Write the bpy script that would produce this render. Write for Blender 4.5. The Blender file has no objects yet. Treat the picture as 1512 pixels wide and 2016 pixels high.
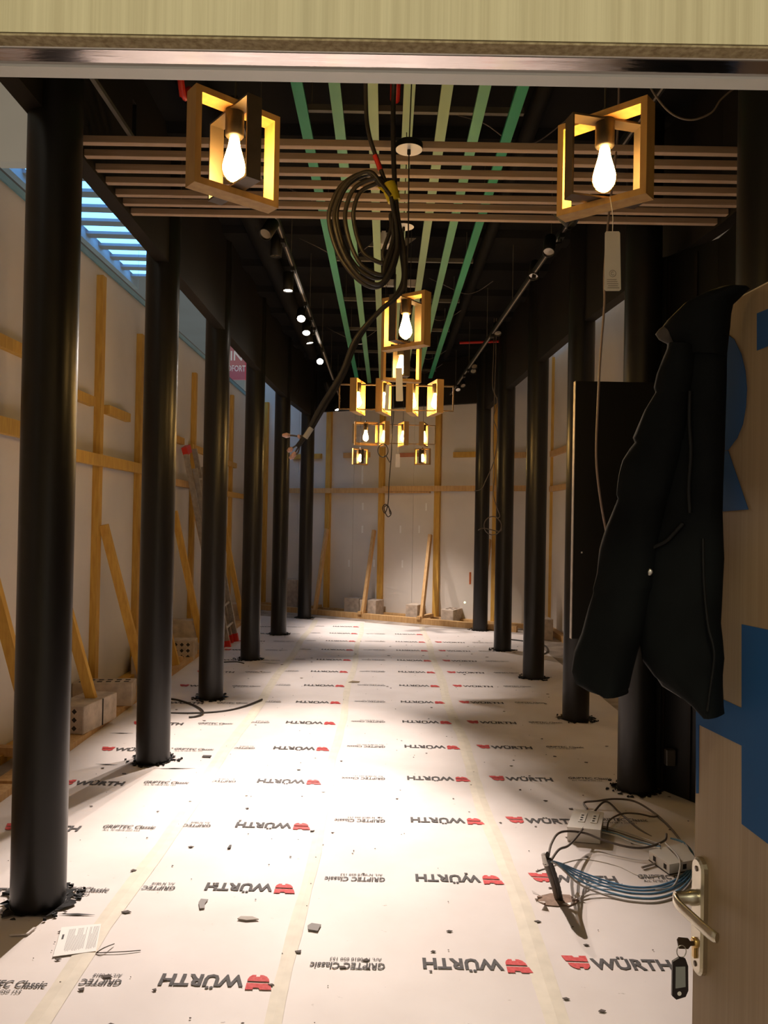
import bpy, bmesh, math, random
from mathutils import Vector, Matrix
from math import sin, cos, pi, radians
random.seed(7)
ORD = ('first','second','third','fourth','fifth','sixth','seventh','eighth','ninth')
scene = bpy.context.scene
COL = scene.collection

# ------------------------------------------------------------------ camera
FPX = 1514.0
EYE = Vector((0, 0, 1.70))
CAM_R = (Matrix.Rotation(radians(.11), 3, 'Z') @ Matrix.Rotation(pi/2+radians(.53), 3, 'X')
         @ Matrix.Rotation(radians(1.06), 3, 'Z'))
cd = bpy.data.cameras.new('camera'); cam = bpy.data.objects.new('camera', cd); COL.objects.link(cam)
cd.sensor_fit = 'VERTICAL'; cd.sensor_height = 24.0; cd.lens = 24.0*FPX/2016
cd.clip_start = .02; cd.clip_end = 200
cam.matrix_world = Matrix.Translation(EYE) @ CAM_R.to_4x4()
scene.camera = cam

# ------------------------------------------------------------------ world and exposure
w = bpy.data.worlds.new('mall_ambient'); scene.world = w; w.use_nodes = True
w.node_tree.nodes['Background'].inputs[0].default_value = (1.0, .87, .70, 1)
w.node_tree.nodes['Background'].inputs[1].default_value = .18
scene.view_settings.view_transform = 'Standard'
scene.view_settings.look = 'None'
scene.view_settings.gamma = 1.0
scene.view_settings.use_curve_mapping = False
scene.view_settings.exposure = 1.35
BULB = 68.0          # emission of the filament bulbs
SPOT_W = 170.0        # power of a lit track spotlight
SKY_E = 1.5          # skylight panes over the mall

# ------------------------------------------------------------------ where a point of the picture lies, given its depth
def ray(px, py): return CAM_R @ Vector(((px-756)/FPX, (1008-py)/FPX, -1))
def at(px, py, Y):
    d = ray(px, py); return EYE + d*(Y/d.y)
def on_floor(px, py, z=0.0):
    d = ray(px, py); return EYE + d*((z-EYE.z)/d.z)

# ------------------------------------------------------------------ materials
MATS = {}
def mat(name, col, rough=.6, metal=0., var=0., vscale=8., stretch=(1, 1, 1), col2=None, bump=0., emit=None, estr=0., spec=.5, coat=0.):
    if name in MATS: return MATS[name]
    m = bpy.data.materials.new(name); m.use_nodes = True
    nt = m.node_tree; b = nt.nodes['Principled BSDF']
    b.inputs['Base Color'].default_value = (*col, 1); b.inputs['Roughness'].default_value = rough
    b.inputs['Metallic'].default_value = metal; b.inputs['Specular IOR Level'].default_value = spec
    b.inputs['Coat Weight'].default_value = coat
    if emit:
        b.inputs['Emission Color'].default_value = (*emit, 1); b.inputs['Emission Strength'].default_value = estr
    if var or col2 or bump:
        tc = nt.nodes.new('ShaderNodeTexCoord'); mp = nt.nodes.new('ShaderNodeMapping')
        mp.inputs['Scale'].default_value = stretch
        nz = nt.nodes.new('ShaderNodeTexNoise'); nz.inputs['Scale'].default_value = vscale; nz.inputs['Detail'].default_value = 5
        nt.links.new(tc.outputs['Object'], mp.inputs[0]); nt.links.new(mp.outputs[0], nz.inputs['Vector'])
        if var or col2:
            c2 = col2 or tuple(c*(1-var) for c in col); c1 = col if col2 else tuple(min(1, c*(1+var*.5)) for c in col)
            rp = nt.nodes.new('ShaderNodeValToRGB')
            rp.color_ramp.elements[0].position = .33; rp.color_ramp.elements[1].position = .67
            rp.color_ramp.elements[0].color = (*c2, 1); rp.color_ramp.elements[1].color = (*c1, 1)
            nt.links.new(nz.outputs['Fac'], rp.inputs[0]); nt.links.new(rp.outputs[0], b.inputs['Base Color'])
        if bump:
            bp = nt.nodes.new('ShaderNodeBump'); bp.inputs['Strength'].default_value = bump; bp.inputs['Distance'].default_value = .004
            nt.links.new(nz.outputs['Fac'], bp.inputs['Height']); nt.links.new(bp.outputs[0], b.inputs['Normal'])
    MATS[name] = m; return m

M_black = mat('black_paint', (.006, .0055, .0055), .55, var=.3, vscale=3, spec=.3)
M_deck = mat('black_ceiling_paint', (.0035, .003, .003), .8, var=.4, vscale=4, spec=.15)
M_col = mat('black_steel_column', (.0085, .0075, .0075), .36, var=.15, vscale=2, spec=.42)
M_fascia = mat('dark_fascia_board', (.008, .006, .005), .6, var=.3, vscale=3, spec=.3)
M_wallb = mat('white_plasterboard', (.66, .61, .56), .85, var=.08, vscale=1.2, bump=.1)
M_conc = mat('dusty_concrete', (.36, .30, .25), .9, var=.35, vscale=5, bump=.3)
M_pine = mat('yellow_formwork_timber', (.62, .37, .07), .65, col2=(.50, .27, .045), vscale=7, stretch=(6, 6, .7))
M_pine2 = mat('raw_pine_timber', (.60, .38, .17), .7, col2=(.48, .28, .11), vscale=7, stretch=(6, 6, .7))
M_slat = mat('brown_oak_slat', (.40, .29, .22), .6, col2=(.31, .215, .155), vscale=6, stretch=(.6, 8, 8))
M_block = mat('grey_clay_block', (.50, .41, .33), .9, var=.25, vscale=12, bump=.5)
M_hole = mat('block_core', (.03, .024, .02), .95)
M_green_d = mat('emerald_lath', (.03, .33, .17), .5, var=.2, vscale=3, stretch=(1, .3, 1))
M_green_l = mat('pale_green_lath', (.36, .52, .28), .5, var=.15, vscale=3, stretch=(1, .3, 1))
M_green_m = mat('mid_green_lath', (.16, .44, .24), .5, var=.2, vscale=3, stretch=(1, .3, 1))
M_rail = mat('grey_galvanised_rail', (.12, .11, .095), .55, .3, var=.3, vscale=6)
M_red = mat('red_pipe_paint', (.5, .02, .015), .4)
M_alu = mat('brushed_aluminium', (.55, .53, .50), .38, 1., var=.1, vscale=30)
M_alu2 = mat('ladder_aluminium', (.42, .38, .34), .5, .6, var=.2, vscale=20)
M_steel = mat('champagne_steel', (.58, .54, .44), .30, 1., var=.06, vscale=25)
M_white = mat('white_plastic', (.72, .68, .63), .45)
M_whitem = mat('white_lacquered_metal', (.70, .69, .66), .4, var=.06, vscale=5)
M_tag = mat('white_card', (.80, .78, .75), .7, var=.04, vscale=20)
M_ink = mat('dark_grey_print', (.045, .042, .042), .8, col2=(.09, .08, .08), vscale=60)
M_inkred = mat('red_print', (.55, .035, .035), .8, col2=(.66, .10, .10), vscale=70)
M_greyink = mat('grey_print', (.28, .26, .25), .8)
M_cable = mat('black_cable_rubber', (.030, .024, .020), .48, var=.3, vscale=40)
M_cableg = mat('grey_brown_cable', (.12, .095, .08), .5, var=.2, vscale=40)
M_blue = mat('blue_cable', (.16, .34, .55), .45, var=.2, vscale=25)
M_paleb = mat('pale_grey_cable', (.50, .47, .45), .5)
M_yel = mat('yellow_tape', (.70, .55, .02), .4, var=.2, vscale=30)
M_pinkt = mat('pink_insulating_tape', (.70, .42, .38), .4, var=.4, vscale=60)
M_redp = mat('red_plastic', (.62, .03, .02), .4)
M_tape = mat('masking_tape', (.70, .635, .53), .7, var=.08, vscale=14, bump=.3)
M_fwood = mat('light_wood_frame', (.50, .30, .10), .55, col2=(.40, .22, .07), vscale=9, stretch=(5, 5, .8))
M_fmet = mat('dark_bronze_frame', (.10, .075, .055), .42, .5, var=.15, vscale=20)
M_sock = mat('dark_socket', (.022, .017, .014), .5, .2)
M_brass = mat('brass', (.55, .36, .12), .35, 1.)
M_dmet = mat('dark_key_metal', (.10, .07, .05), .4, .8)
M_jacket = mat('black_quilted_nylon', (.0045, .0055, .006), .75, var=.4, vscale=9, bump=.6, spec=.10)
M_jack2 = mat('black_jacket_lining', (.006, .006, .006), .5, var=.4, vscale=14, bump=.7, spec=.2)
M_chip = mat('raw_chipboard', (.42, .34, .20), .9, col2=(.22, .16, .08), vscale=160, bump=.6)
M_gloss = mat('glossy_filmed_steel', (.62, .56, .54), .10, 1., bump=.12, vscale=9, stretch=(1, 5, 1))
M_pinkw = mat('beige_bulkhead_paint', (.82, .64, .52), .85, var=.05, vscale=2)
M_mallg = mat('grey_blue_mall_wall', (.24, .33, .40), .6, var=.2, vscale=1.5)
M_mallc = mat('grey_mall_ceiling', (.17, .22, .28), .7, var=.1, vscale=1)
M_sky = mat('skylight_pane', (.2, .5, .9), .3, emit=(.18, .52, 1.0), estr=SKY_E)
M_signr = mat('red_sign_board', (.30, .06, .09), .5, emit=(.4, .06, .09), estr=.12)
M_signw = mat('sign_lettering', (.6, .5, .52), .5, emit=(.9, .8, .8), estr=.10)
M_teal = mat('teal_cap_strip', (.16, .36, .46), .4, var=.1, vscale=4)
M_lens_on = mat('lit_spot_lens', (1, .95, .85), .3, emit=(1, .86, .72), estr=30)
M_lens_off = mat('unlit_spot_lens', (.55, .50, .42), .12, .9)
M_bulbcore = mat('glowing_filament_core', (1, .8, .5), .4, emit=(1, .66, .27), estr=BULB)
M_blueprint = mat('blue_vinyl_lettering', (.012, .07, .20), .7, var=.08, vscale=4, spec=.12)
M_hole_dirt = mat('torn_hole_dirt', (.30, .20, .15), .95, var=.3, vscale=30, bump=.6)

def glassy(name, tint, gl=.10):
    m = bpy.data.materials.new(name); m.use_nodes = True; nt = m.node_tree; nt.nodes.clear()
    o = nt.nodes.new('ShaderNodeOutputMaterial'); mx = nt.nodes.new('ShaderNodeMixShader'); mx.inputs[0].default_value = gl
    t = nt.nodes.new('ShaderNodeBsdfTransparent'); t.inputs[0].default_value = (*tint, 1)
    g = nt.nodes.new('ShaderNodeBsdfGlossy'); g.inputs['Roughness'].default_value = .05
    nt.links.new(t.outputs[0], mx.inputs[1]); nt.links.new(g.outputs[0], mx.inputs[2]); nt.links.new(mx.outputs[0], o.inputs[0])
    return m
M_bulbglass = glassy('amber_bulb_glass', (.98, .88, .62), .10)
M_glass = glassy('clear_glass', (.88, .95, .97), .08)

def laminate(name, c1, c2, c3):
    m = bpy.data.materials.new(name); m.use_nodes = True; nt = m.node_tree; b = nt.nodes['Principled BSDF']
    b.inputs['Roughness'].default_value = .55; b.inputs['Specular IOR Level'].default_value = .3
    tc = nt.nodes.new('ShaderNodeTexCoord'); mp = nt.nodes.new('ShaderNodeMapping'); mp.inputs['Scale'].default_value = (110, 110, 1.2)
    n = nt.nodes.new('ShaderNodeTexNoise'); n.inputs['Scale'].default_value = 1.0; n.inputs['Detail'].default_value = 6; n.inputs['Roughness'].default_value = .7
    mp2 = nt.nodes.new('ShaderNodeMapping'); mp2.inputs['Scale'].default_value = (14, 14, .15)
    n2 = nt.nodes.new('ShaderNodeTexNoise'); n2.inputs['Scale'].default_value = 1.0; n2.inputs['Detail'].default_value = 3
    rp = nt.nodes.new('ShaderNodeValToRGB'); rp.color_ramp.elements[0].position = .38; rp.color_ramp.elements[1].position = .62
    rp.color_ramp.elements[0].color = (*c2, 1); rp.color_ramp.elements[1].color = (*c1, 1)
    mx = nt.nodes.new('ShaderNodeMixRGB'); mx.blend_type = 'MIX'; mx.inputs[2].default_value = (*c3, 1)
    r2 = nt.nodes.new('ShaderNodeMapRange'); r2.inputs[1].default_value = .5; r2.inputs[2].default_value = .75; r2.inputs[4].default_value = .7
    L = nt.links.new
    L(tc.outputs['Object'], mp.inputs[0]); L(mp.outputs[0], n.inputs['Vector']); L(n.outputs['Fac'], rp.inputs[0])
    L(tc.outputs['Object'], mp2.inputs[0]); L(mp2.outputs[0], n2.inputs['Vector']); L(n2.outputs['Fac'], r2.inputs[0])
    L(r2.outputs[0], mx.inputs[0]); L(rp.outputs[0], mx.inputs[1]); L(mx.outputs[0], b.inputs['Base Color'])
    return m
M_lam = laminate('pale_oak_laminate', (.62, .56, .36), (.50, .44, .27), (.40, .36, .22))
M_lamdoor = laminate('tan_oak_door_laminate', (.28, .195, .115), (.235, .16, .09), (.21, .14, .07))

def fleece_mat():
    m = bpy.data.materials.new('white_cover_fleece'); m.use_nodes = True; nt = m.node_tree; b = nt.nodes['Principled BSDF']
    b.inputs['Roughness'].default_value = .62; b.inputs['Specular IOR Level'].default_value = .35
    L = nt.links.new; tc = nt.nodes.new('ShaderNodeTexCoord')
    n = nt.nodes.new('ShaderNodeTexNoise'); n.inputs['Scale'].default_value = 2.2; n.inputs['Detail'].default_value = 6
    rp = nt.nodes.new('ShaderNodeValToRGB'); rp.color_ramp.elements[0].position = .3; rp.color_ramp.elements[1].position = .65
    rp.color_ramp.elements[0].color = (.655, .59, .56, 1); rp.color_ramp.elements[1].color = (.74, .68, .655, 1)
    mp = nt.nodes.new('ShaderNodeMapping'); mp.inputs['Scale'].default_value = (13, 24, 1)
    n2 = nt.nodes.new('ShaderNodeTexNoise'); n2.inputs['Scale'].default_value = 1.6; n2.inputs['Detail'].default_value = 3; n2.inputs['Roughness'].default_value = .6
    r2 = nt.nodes.new('ShaderNodeMapRange'); r2.inputs[1].default_value = .70; r2.inputs[2].default_value = .76; r2.inputs[4].default_value = .75
    mx = nt.nodes.new('ShaderNodeMixRGB'); mx.inputs[2].default_value = (.33, .27, .23, 1)
    bp = nt.nodes.new('ShaderNodeBump'); bp.inputs['Strength'].default_value = .35; bp.inputs['Distance'].default_value = .006
    L(tc.outputs['Object'], n.inputs['Vector']); L(n.outputs['Fac'], rp.inputs[0])
    L(tc.outputs['Object'], mp.inputs[0]); L(mp.outputs[0], n2.inputs['Vector']); L(n2.outputs['Fac'], r2.inputs[0])
    L(r2.outputs[0], mx.inputs[0]); L(rp.outputs[0], mx.inputs[1]); L(mx.outputs[0], b.inputs['Base Color'])
    L(n.outputs['Fac'], bp.inputs['Height']); L(bp.outputs[0], b.inputs['Normal'])
    return m
M_fleece = fleece_mat()

# ------------------------------------------------------------------ mesh building
class MB:
    def __init__(s): s.v = []; s.f = []; s.smooth = []
    def add(s, vs, fs, sm=False):
        o = len(s.v); s.v += [tuple(v) for v in vs]
        for f in fs: s.f.append(tuple(i+o for i in f)); s.smooth.append(sm)
        return s
    def box(s, c, d, R=None):
        c = Vector(c); hx, hy, hz = d[0]/2, d[1]/2, d[2]/2
        vs = [Vector((x, y, z)) for x in (-hx, hx) for y in (-hy, hy) for z in (-hz, hz)]
        if R is not None: vs = [R @ v for v in vs]
        return s.add([v+c for v in vs], [(0, 1, 3, 2), (4, 6, 7, 5), (0, 4, 5, 1), (2, 3, 7, 6), (0, 2, 6, 4), (1, 5, 7, 3)])
    def cham(s, c, d, b, R=None):          # box with chamfered vertical edges and top
        c = Vector(c); hx, hy, hz = d[0]/2, d[1]/2, d[2]/2
        def ring(z, i): return [Vector(p) for p in ((-hx+b+i, -hy+i, z), (hx-b-i, -hy+i, z), (hx-i, -hy+b+i, z), (hx-i, hy-b-i, z), (hx-b-i, hy-i, z), (-hx+b+i, hy-i, z), (-hx+i, hy-b-i, z), (-hx+i, -hy+b+i, z))]
        rs = [ring(-hz, b*.6), ring(-hz+b*.6, 0), ring(hz-b*.6, 0), ring(hz, b*.6)]
        vs = [v for r in rs for v in r]
        if R is not None: vs = [R @ v for v in vs]
        fs = [tuple(range(7, -1, -1)), tuple(range(24, 32))]
        for k in range(3):
            for i in range(8): fs.append((k*8+i, k*8+(i+1) % 8, k*8+8+(i+1) % 8, k*8+8+i))
        return s.add([v+c for v in vs], fs)
    def bar(s, a, b, wd, th, up=(0, 0, 1)):
        a, b = Vector(a), Vector(b); d = b-a; L = d.length; d = d.normalized(); up = Vector(up)
        if abs(d.dot(up)) > .98: up = Vector((0, 1, 0))
        x = d.cross(up).normalized(); z = x.cross(d)
        return s.box((a+b)/2, (wd, L, th), Matrix((x, d, z)).transposed())
    def tube(s, pts, r, n=6, cap=True):
        pts = [Vector(p) for p in pts]; rr = r if isinstance(r, (list, tuple)) else [r]*len(pts)
        u = None; vs = []
        for i, p in enumerate(pts):
            t = (pts[min(i+1, len(pts)-1)]-pts[max(i-1, 0)]).normalized()
            if u is None: u = t.orthogonal().normalized()
            u = (u-t*u.dot(t)).normalized(); v = t.cross(u)
            vs += [p+(u*cos(2*pi*k/n)+v*sin(2*pi*k/n))*rr[i] for k in range(n)]
        fs = [(i*n+k, i*n+(k+1) % n, i*n+n+(k+1) % n, i*n+n+k) for i in range(len(pts)-1) for k in range(n)]
        s.add(vs, fs, True)
        if cap: s.add(vs[:n], [tuple(range(n-1, -1, -1))]); s.add(vs[-n:], [tuple(range(n))])
        return s
    def lathe(s, prof, n=20, M=None, sm=True, cap=True):     # prof = [(r, z)...] along local z
        vs = [Vector((r*cos(2*pi*k/n), r*sin(2*pi*k/n), z)) for r, z in prof for k in range(n)]
        if M is not None: vs = [M @ v for v in vs]
        fs = [(i*n+k, i*n+(k+1) % n, i*n+n+(k+1) % n, i*n+n+k) for i in range(len(prof)-1) for k in range(n)]
        s.add(vs, fs, sm)
        if cap:
            if prof[0][0] > 1e-4: s.add(vs[:n], [tuple(range(n-1, -1, -1))])
            if prof[-1][0] > 1e-4: s.add(vs[-n:], [tuple(range(n))])
        return s
    def prism(s, poly, n, origin=(0, 0, 0), u=(1, 0, 0), v=(0, 1, 0)):   # polygon in plane (u,v), thickness vector n
        o, u, v, n = Vector(origin), Vector(u), Vector(v), Vector(n)
        a = [o+u*p[0]+v*p[1] for p in poly]; k = len(a)
        fs = [tuple(range(k-1, -1, -1)), tuple(range(k, 2*k))]+[(i, (i+1) % k, k+(i+1) % k, k+i) for i in range(k)]
        return s.add(a+[p+n for p in a], fs)
    def mesh(s, name, m):
        me = bpy.data.meshes.new(name); me.from_pydata(s.v, [], s.f); me.update()
        me.polygons.foreach_set('use_smooth', s.smooth)
        bm = bmesh.new(); bm.from_mesh(me); bmesh.ops.recalc_face_normals(bm, faces=bm.faces); bm.to_mesh(me); bm.free()
        for mm in (m if isinstance(m, (list, tuple)) else [m]): me.materials.append(mm)
        return me
    def build(s, name, m, parent=None, **kw):
        o = bpy.data.objects.new(name, s.mesh(name, m)); COL.objects.link(o)
        if parent: o.parent = parent
        for k, v in kw.items(): o[k] = v
        return o

def tag(o, label, cat, group=None):
    o['label'] = label; o['category'] = cat
    if group: o['group'] = group
    return o
def empty(name, loc=(0, 0, 0), rz=0, **kw):
    o = bpy.data.objects.new(name, None); COL.objects.link(o); o.location = loc; o.rotation_euler.z = rz; o.empty_display_size = .05
    for k, v in kw.items(): o[k] = v
    return o
def inst(src, parent=None, loc=None, rz=None):
    c = src.copy(); COL.objects.link(c); c.parent = parent
    if loc is not None: c.location = loc
    if rz is not None: c.rotation_euler.z = rz
    return c
def spline(pts, k=6):
    P = [Vector(p) for p in pts]; out = []
    for i in range(len(P)-1):
        p0, p1, p2, p3 = P[max(i-1, 0)], P[i], P[i+1], P[min(i+2, len(P)-1)]
        for j in range(k):
            t = j/k
            out.append(.5*((2*p1)+(p2-p0)*t+(2*p0-5*p1+4*p2-p3)*t*t+(3*p1-p0-3*p2+p3)*t**3))
    return out+[P[-1]]
def text_mesh(name, s, width, height, m, bold=.012, shear=0., thick=.0006):
    c = bpy.data.curves.new(name, 'FONT'); c.body = s; c.size = 1; c.offset = bold; c.shear = shear; c.resolution_u = 2; c.extrude = 0
    o = bpy.data.objects.new(name, c); COL.objects.link(o)
    dg = bpy.context.evaluated_depsgraph_get(); me = bpy.data.meshes.new_from_object(o.evaluated_get(dg))
    bpy.data.objects.remove(o)
    xs = [v.co.x for v in me.vertices]; ys = [v.co.y for v in me.vertices]
    x0, x1, y0, y1 = min(xs), max(xs), min(ys), max(ys)
    for v in me.vertices: v.co = ((v.co.x-x0)/(x1-x0)*width, (v.co.y-y0)/(y1-y0)*height, 0)
    me.materials.clear(); me.materials.append(m); me.name = name
    return me
def mobj(name, me, parent=None, loc=(0, 0, 0), rz=0):
    o = bpy.data.objects.new(name, me); COL.objects.link(o); o.parent = parent; o.location = loc; o.rotation_euler.z = rz; return o

# ================================================================== THE SETTING
MB().box((-.1, 7.3, -.05), (7.4, 17.6, .10)).build('floor', M_conc, kind='structure')
ceil_z = 4.32
ceil = MB().box((.12, 7.1, ceil_z+.05), (4.2, 13.6, .10)).build('ceiling', M_deck, kind='structure')
for k in range(15):                                             # trapezoid ribs of the black deck
    y = .75+k*.9
    MB().prism([(-.16, 0), (.16, 0), (.11, -.055), (-.11, -.055)], (3.5, 0, 0), (-1.6, y, ceil_z), (0, 1, 0), (0, 0, 1)).build('deck_rib', M_deck, ceil)

def swept_wall(name, pts, z0, z1, t, m):                         # vertical board following a bent plan line
    b = MB(); n = len(pts); L = []; Rr = []
    for i, p in enumerate(pts):
        d = (Vector(pts[min(i+1, n-1)])-Vector(pts[max(i-1, 0)])).normalized(); q = Vector((-d.y, d.x))*t/2
        L.append(Vector(p)+q); Rr.append(Vector(p)-q)
    vs = [(*p, z) for z in (z0, z1) for p in L]+[(*p, z) for z in (z0, z1) for p in Rr]
    fs = []
    for i in range(n-1):
        fs += [(i, i+1, n+i+1, n+i), (2*n+i+1, 2*n+i, 3*n+i, 3*n+i+1), (i+1, i, 2*n+i, 2*n+i+1), (n+i, n+i+1, 3*n+i+1, 3*n+i)]
    fs += [(0, n, 3*n, 2*n), (n-1, 3*n-1, 4*n-1, 2*n-1)]
    return b.add(vs, fs).build(name, m, kind='structure')
ZB = 3.43
LF = [(-1.50, .74), (-1.53, 2.6), (-1.55, 4.0), (-1.56, 5.5), (-1.565, 7.2), (-1.55, 9.2), (-1.49, 11.2), (-1.32, 13.2), (-1.28, 13.5)]
TRY = lambda x: 13.62-(x+1.27)*.5233
RF = [(1.93, .74), (1.95, 3), (1.94, 4.4), (1.80, 5.6), (1.70, 6.8), (1.64, 8.4), (1.58, 10.2), (1.55, 11.6), (1.54, 12.1)]
f1 = swept_wall('trim_1', LF[:3]+[(-1.553, 4.43)], ZB, ceil_z, .09, M_fascia)
swept_wall('trim_4', [(-1.553, 4.50)]+LF[3:], ZB, ceil_z, .09, M_fascia)
for z0, z1 in ((ZB, 3.90), (4.11, ceil_z)): MB().box((-1.553, 4.465, (z0+z1)/2), (.09, .07, z1-z0)).build('fascia_infill', M_fascia, f1)
f2 = swept_wall('trim_2', RF, ZB, ceil_z, .09, M_fascia)
f3 = swept_wall('trim_3', [(-1.27, 13.62), (1.52, 12.16)], 3.57, ceil_z, .09, M_fascia)

# --- plasterboard hoardings with timber framing
def hoarding(name, a, b, h, inward, pw=1.2):
    a, b = Vector(a), Vector(b); d = (b-a); L = d.length; d = d.normalized(); inn = Vector((inward[0], inward[1]))
    n = Vector((-d.y, d.x)); n = n if n.dot(inn) > 0 else -n
    root = MB().bar((*(a-n*.03), h/2), (*(b-n*.03), h/2), .02, h-.01).build(name, M_wallb, kind='structure')
    k = 0; s = 0
    while s < L-.05:
        e = min(s+pw, L); p, q = a+d*(s+.002), a+d*(e-.002)
        MB().bar((*(p-n*.01), h/2), (*(q-n*.01), h/2), .018, h).build('board_panel', M_wallb, root)
        s = e; k += 1
    return root, a, d, n, L
def pos(W, s, off, z):                                           # point on a hoarding: along, off the boards, height
    _, a, d, n, L = W; p = a+d*s+n*off; return Vector((p.x, p.y, z))
def stud(W, s, z0, z1, m=M_pine, wd=.085, th=.06):
    MB().bar(pos(W, s, th/2, z0), pos(W, s, th/2, z1), wd, th, up=(W[3].x, W[3].y, 0)).build('timber_stud', m, W[0])
def rail(W, s0, s1, z, m=M_pine, off=.0, th=.055, hh=.085, nm='timber_rail'):
    MB().bar(pos(W, s0, off+th/2, z), pos(W, s1, off+th/2, z), th, hh).build(nm, m, W[0])
def brace(W, s, z1, foot, m=M_pine):
    MB().bar(pos(W, s, .09, z1), pos(W, s+foot[1], foot[0], .08), .075, .05, up=(W[2].x, W[2].y, 0)).build('diagonal_brace', m, W[0])

M_redw = mat('reddish_wood', (.50, .19, .10), .65, col2=(.40, .15, .08), vscale=9)
WL = hoarding('wall_left', (-2.66, 1.2), (-2.66, 14.95), 3.96, (1, 0))
def sl(Y): return Y-1.2
for Y, top in ((3.3, 3.75), (4.85, 3.75), (7.0, 3.87), (8.14, 3.61), (10.45, 3.64), (13.0, 3.75)): stud(WL, sl(Y), .06, top)
for Y0, Y1, z in ((4.9, 5.62, 2.86), (6.4, 6.85, 2.70), (7.2, 7.8, 2.68), (9.0, 9.9, 2.65), (10.3, 11.4, 2.62), (12.3, 13.4, 2.58)): rail(WL, sl(Y0), sl(Y1), z)
rail(WL, sl(3.0), sl(6.0), 2.28, off=.06, hh=.11); rail(WL, sl(5.9), sl(8.6), 2.18, off=.06, hh=.10); rail(WL, sl(8.5), sl(11.2), 2.10, M_pine2, off=.06); rail(WL, sl(10.9), sl(14.3), 2.06, off=.06)
for Y, z1, dx, dy in ((4.85, 1.62, .40, .25), (5.95, 1.36, .42, .12), (7.02, 1.60, .42, .25), (8.15, 1.55, .42, .2), (9.35, 1.75, .42, .2), (10.5, 1.7, .42, .2), (12.0, 1.8, .42, .2)): brace(WL, sl(Y), z1, (dx, dy))
# sole plate and floor plank along the left hoarding
MB().box((-2.60, 8.2, .03), (.10, 13.2, .06)).build('sole_plate', M_pine, WL[0])
for Y0, Y1 in ((1.5, 4.7), (4.75, 9.4), (9.45, 13.6)):
    MB().box((-2.30, (Y0+Y1)/2, .022), (.16, Y1-Y0, .044)).build('floor_plank', M_pine2, WL[0])
for Y in (5.25, 6.75, 8.7, 10.9): MB().box((-2.45, Y, .075), (.36, .075, .06)).build('cross_batten', M_pine2, WL[0])

WB = hoarding('wall_back', (-2.70, 14.98), (2.62, 12.15), 4.6, (0, -1))
bd = WB[2]; bn = WB[3]
def sb(px): # along the back hoarding where the picture column px meets it
    r = ray(px, 1022); a = WB[1]; t = (a.x*r.y-a.y*r.x)/(bd.y*r.x-bd.x*r.y); return t
for px, t in ((522, 3.9), (476, 3.9), (647, 4.3), (752, 4.3), (862, 4.3), (977, 4.3), (1090, 4.3)): stud(WB, sb(px), .06, t, th=.06, wd=.10)
for p0, p1, z, off, m in ((575, 632, 2.84, 0, M_pine), (676, 727, 2.84, .0, M_pine2), (787, 822, 2.82, 0, M_redw), (892, 940, 2.80, 0, M_pine), (1000, 1045, 2.77, 0, M_pine2), (572, 850, 2.20, .06, M_pine2), (760, 1040, 2.23, .115, M_pine2)): rail(WB, sb(p0), sb(p1), z, m, off=off, th=.05, hh=.09 if m is not M_redw else .07)
for px, z1, dx, dy in ((649, 1.50, .55, .08), (742, 1.50, .55, .06), (852, 1.45, .55, .08), (968, 1.4, .55, .05)): brace(WB, sb(px), z1, (dx, dy), M_pine2)
MB().bar(pos(WB, .1, .55, .045), pos(WB, WB[4]-.35, .55, .045), .09, .09).build('sole_plate', M_pine2, WB[0])
MB().bar(pos(WB, .1, .05, .035), pos(WB, WB[4]-.1, .05, .035), .09, .07).build('sole_plate', M_pine2, WB[0])
for px in (640, 745, 858): MB().bar(pos(WB, sb(px), .10, .10), pos(WB, sb(px), .62, .10), .07, .05).build('cross_batten', M_pine2, WB[0])
# filler dabs on the boards
for px, py in ((712, 935), (714, 997), (839, 998), (714, 1042), (751, 1042), (789, 1042), (826, 1042), (689, 1109), (738, 1109), (794, 1110)):
    s = sb(px); Y = pos(WB, s, 0, 0).y; z = at(px, py, Y).z
    MB().box(pos(WB, s, .002, z), (.035, .004, .13 if py > 960 else .33), Matrix.Rotation(math.atan2(bd.y, bd.x), 3, 'Z')).build('filler_dab', M_tag, WB[0])
MB().box(pos(WB, sb(929), .003, at(929, 1140, 12.6).z), (.06, .004, .2), Matrix.Rotation(.5, 3, 'Z')).build('orange_mark', mat('orange_spray', (.75, .22, .08), .7), WB[0])

WR = hoarding('wall_right', (2.75, 1.2), (2.62, 12.2), 4.6, (-1, 0))
for Y in (3.0, 5.2): stud(WR, Y-1.2, .06, 4.3)
for z in (2.77, 2.22): rail(WR, 8.0, 10.9, z, M_pine2)
rail(WR, .2, 10.8, .04, M_pine2, off=.0, th=.10, hh=.08, nm='sole_plate')

# --- entrance hoarding: laminate boards round the open doorway
wf = MB().box((.2, .668, 3.06), (5.9, .016, 1.89)).build('wall_front', M_lam, kind='structure')
MB().box((-1.60, .668, 1.055), (2.3, .016, 2.108)).build('side_board', M_lam, wf)
MB().box((1.90, .668, 1.055), (2.5, .016, 2.108)).build('side_board', M_lam, wf)
MB().box((.2, .6685, 2.1135), (1.3, .0152, .002)).build('chipboard_edge', M_chip, wf)
MB().box((.2, .6785, 2.1165), (1.3, .003, .006)).build('edge_lip', M_whitem, wf)
MB().box((.2, .692, 2.122), (1.3, .023, .018)).build('filmed_steel_strip', M_gloss, wf)
MB().box((.2, .7125, 2.1215), (1.3, .0175, .022)).build('frame_soffit', M_whitem, wf)
MB().box((-.445, .70, 1.06), (.05, .05, 2.10)).build('door_jamb', M_whitem, wf)
MB().box((.665, .70, 1.06), (.05, .05, 2.10)).build('door_jamb', M_whitem, wf)
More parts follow.
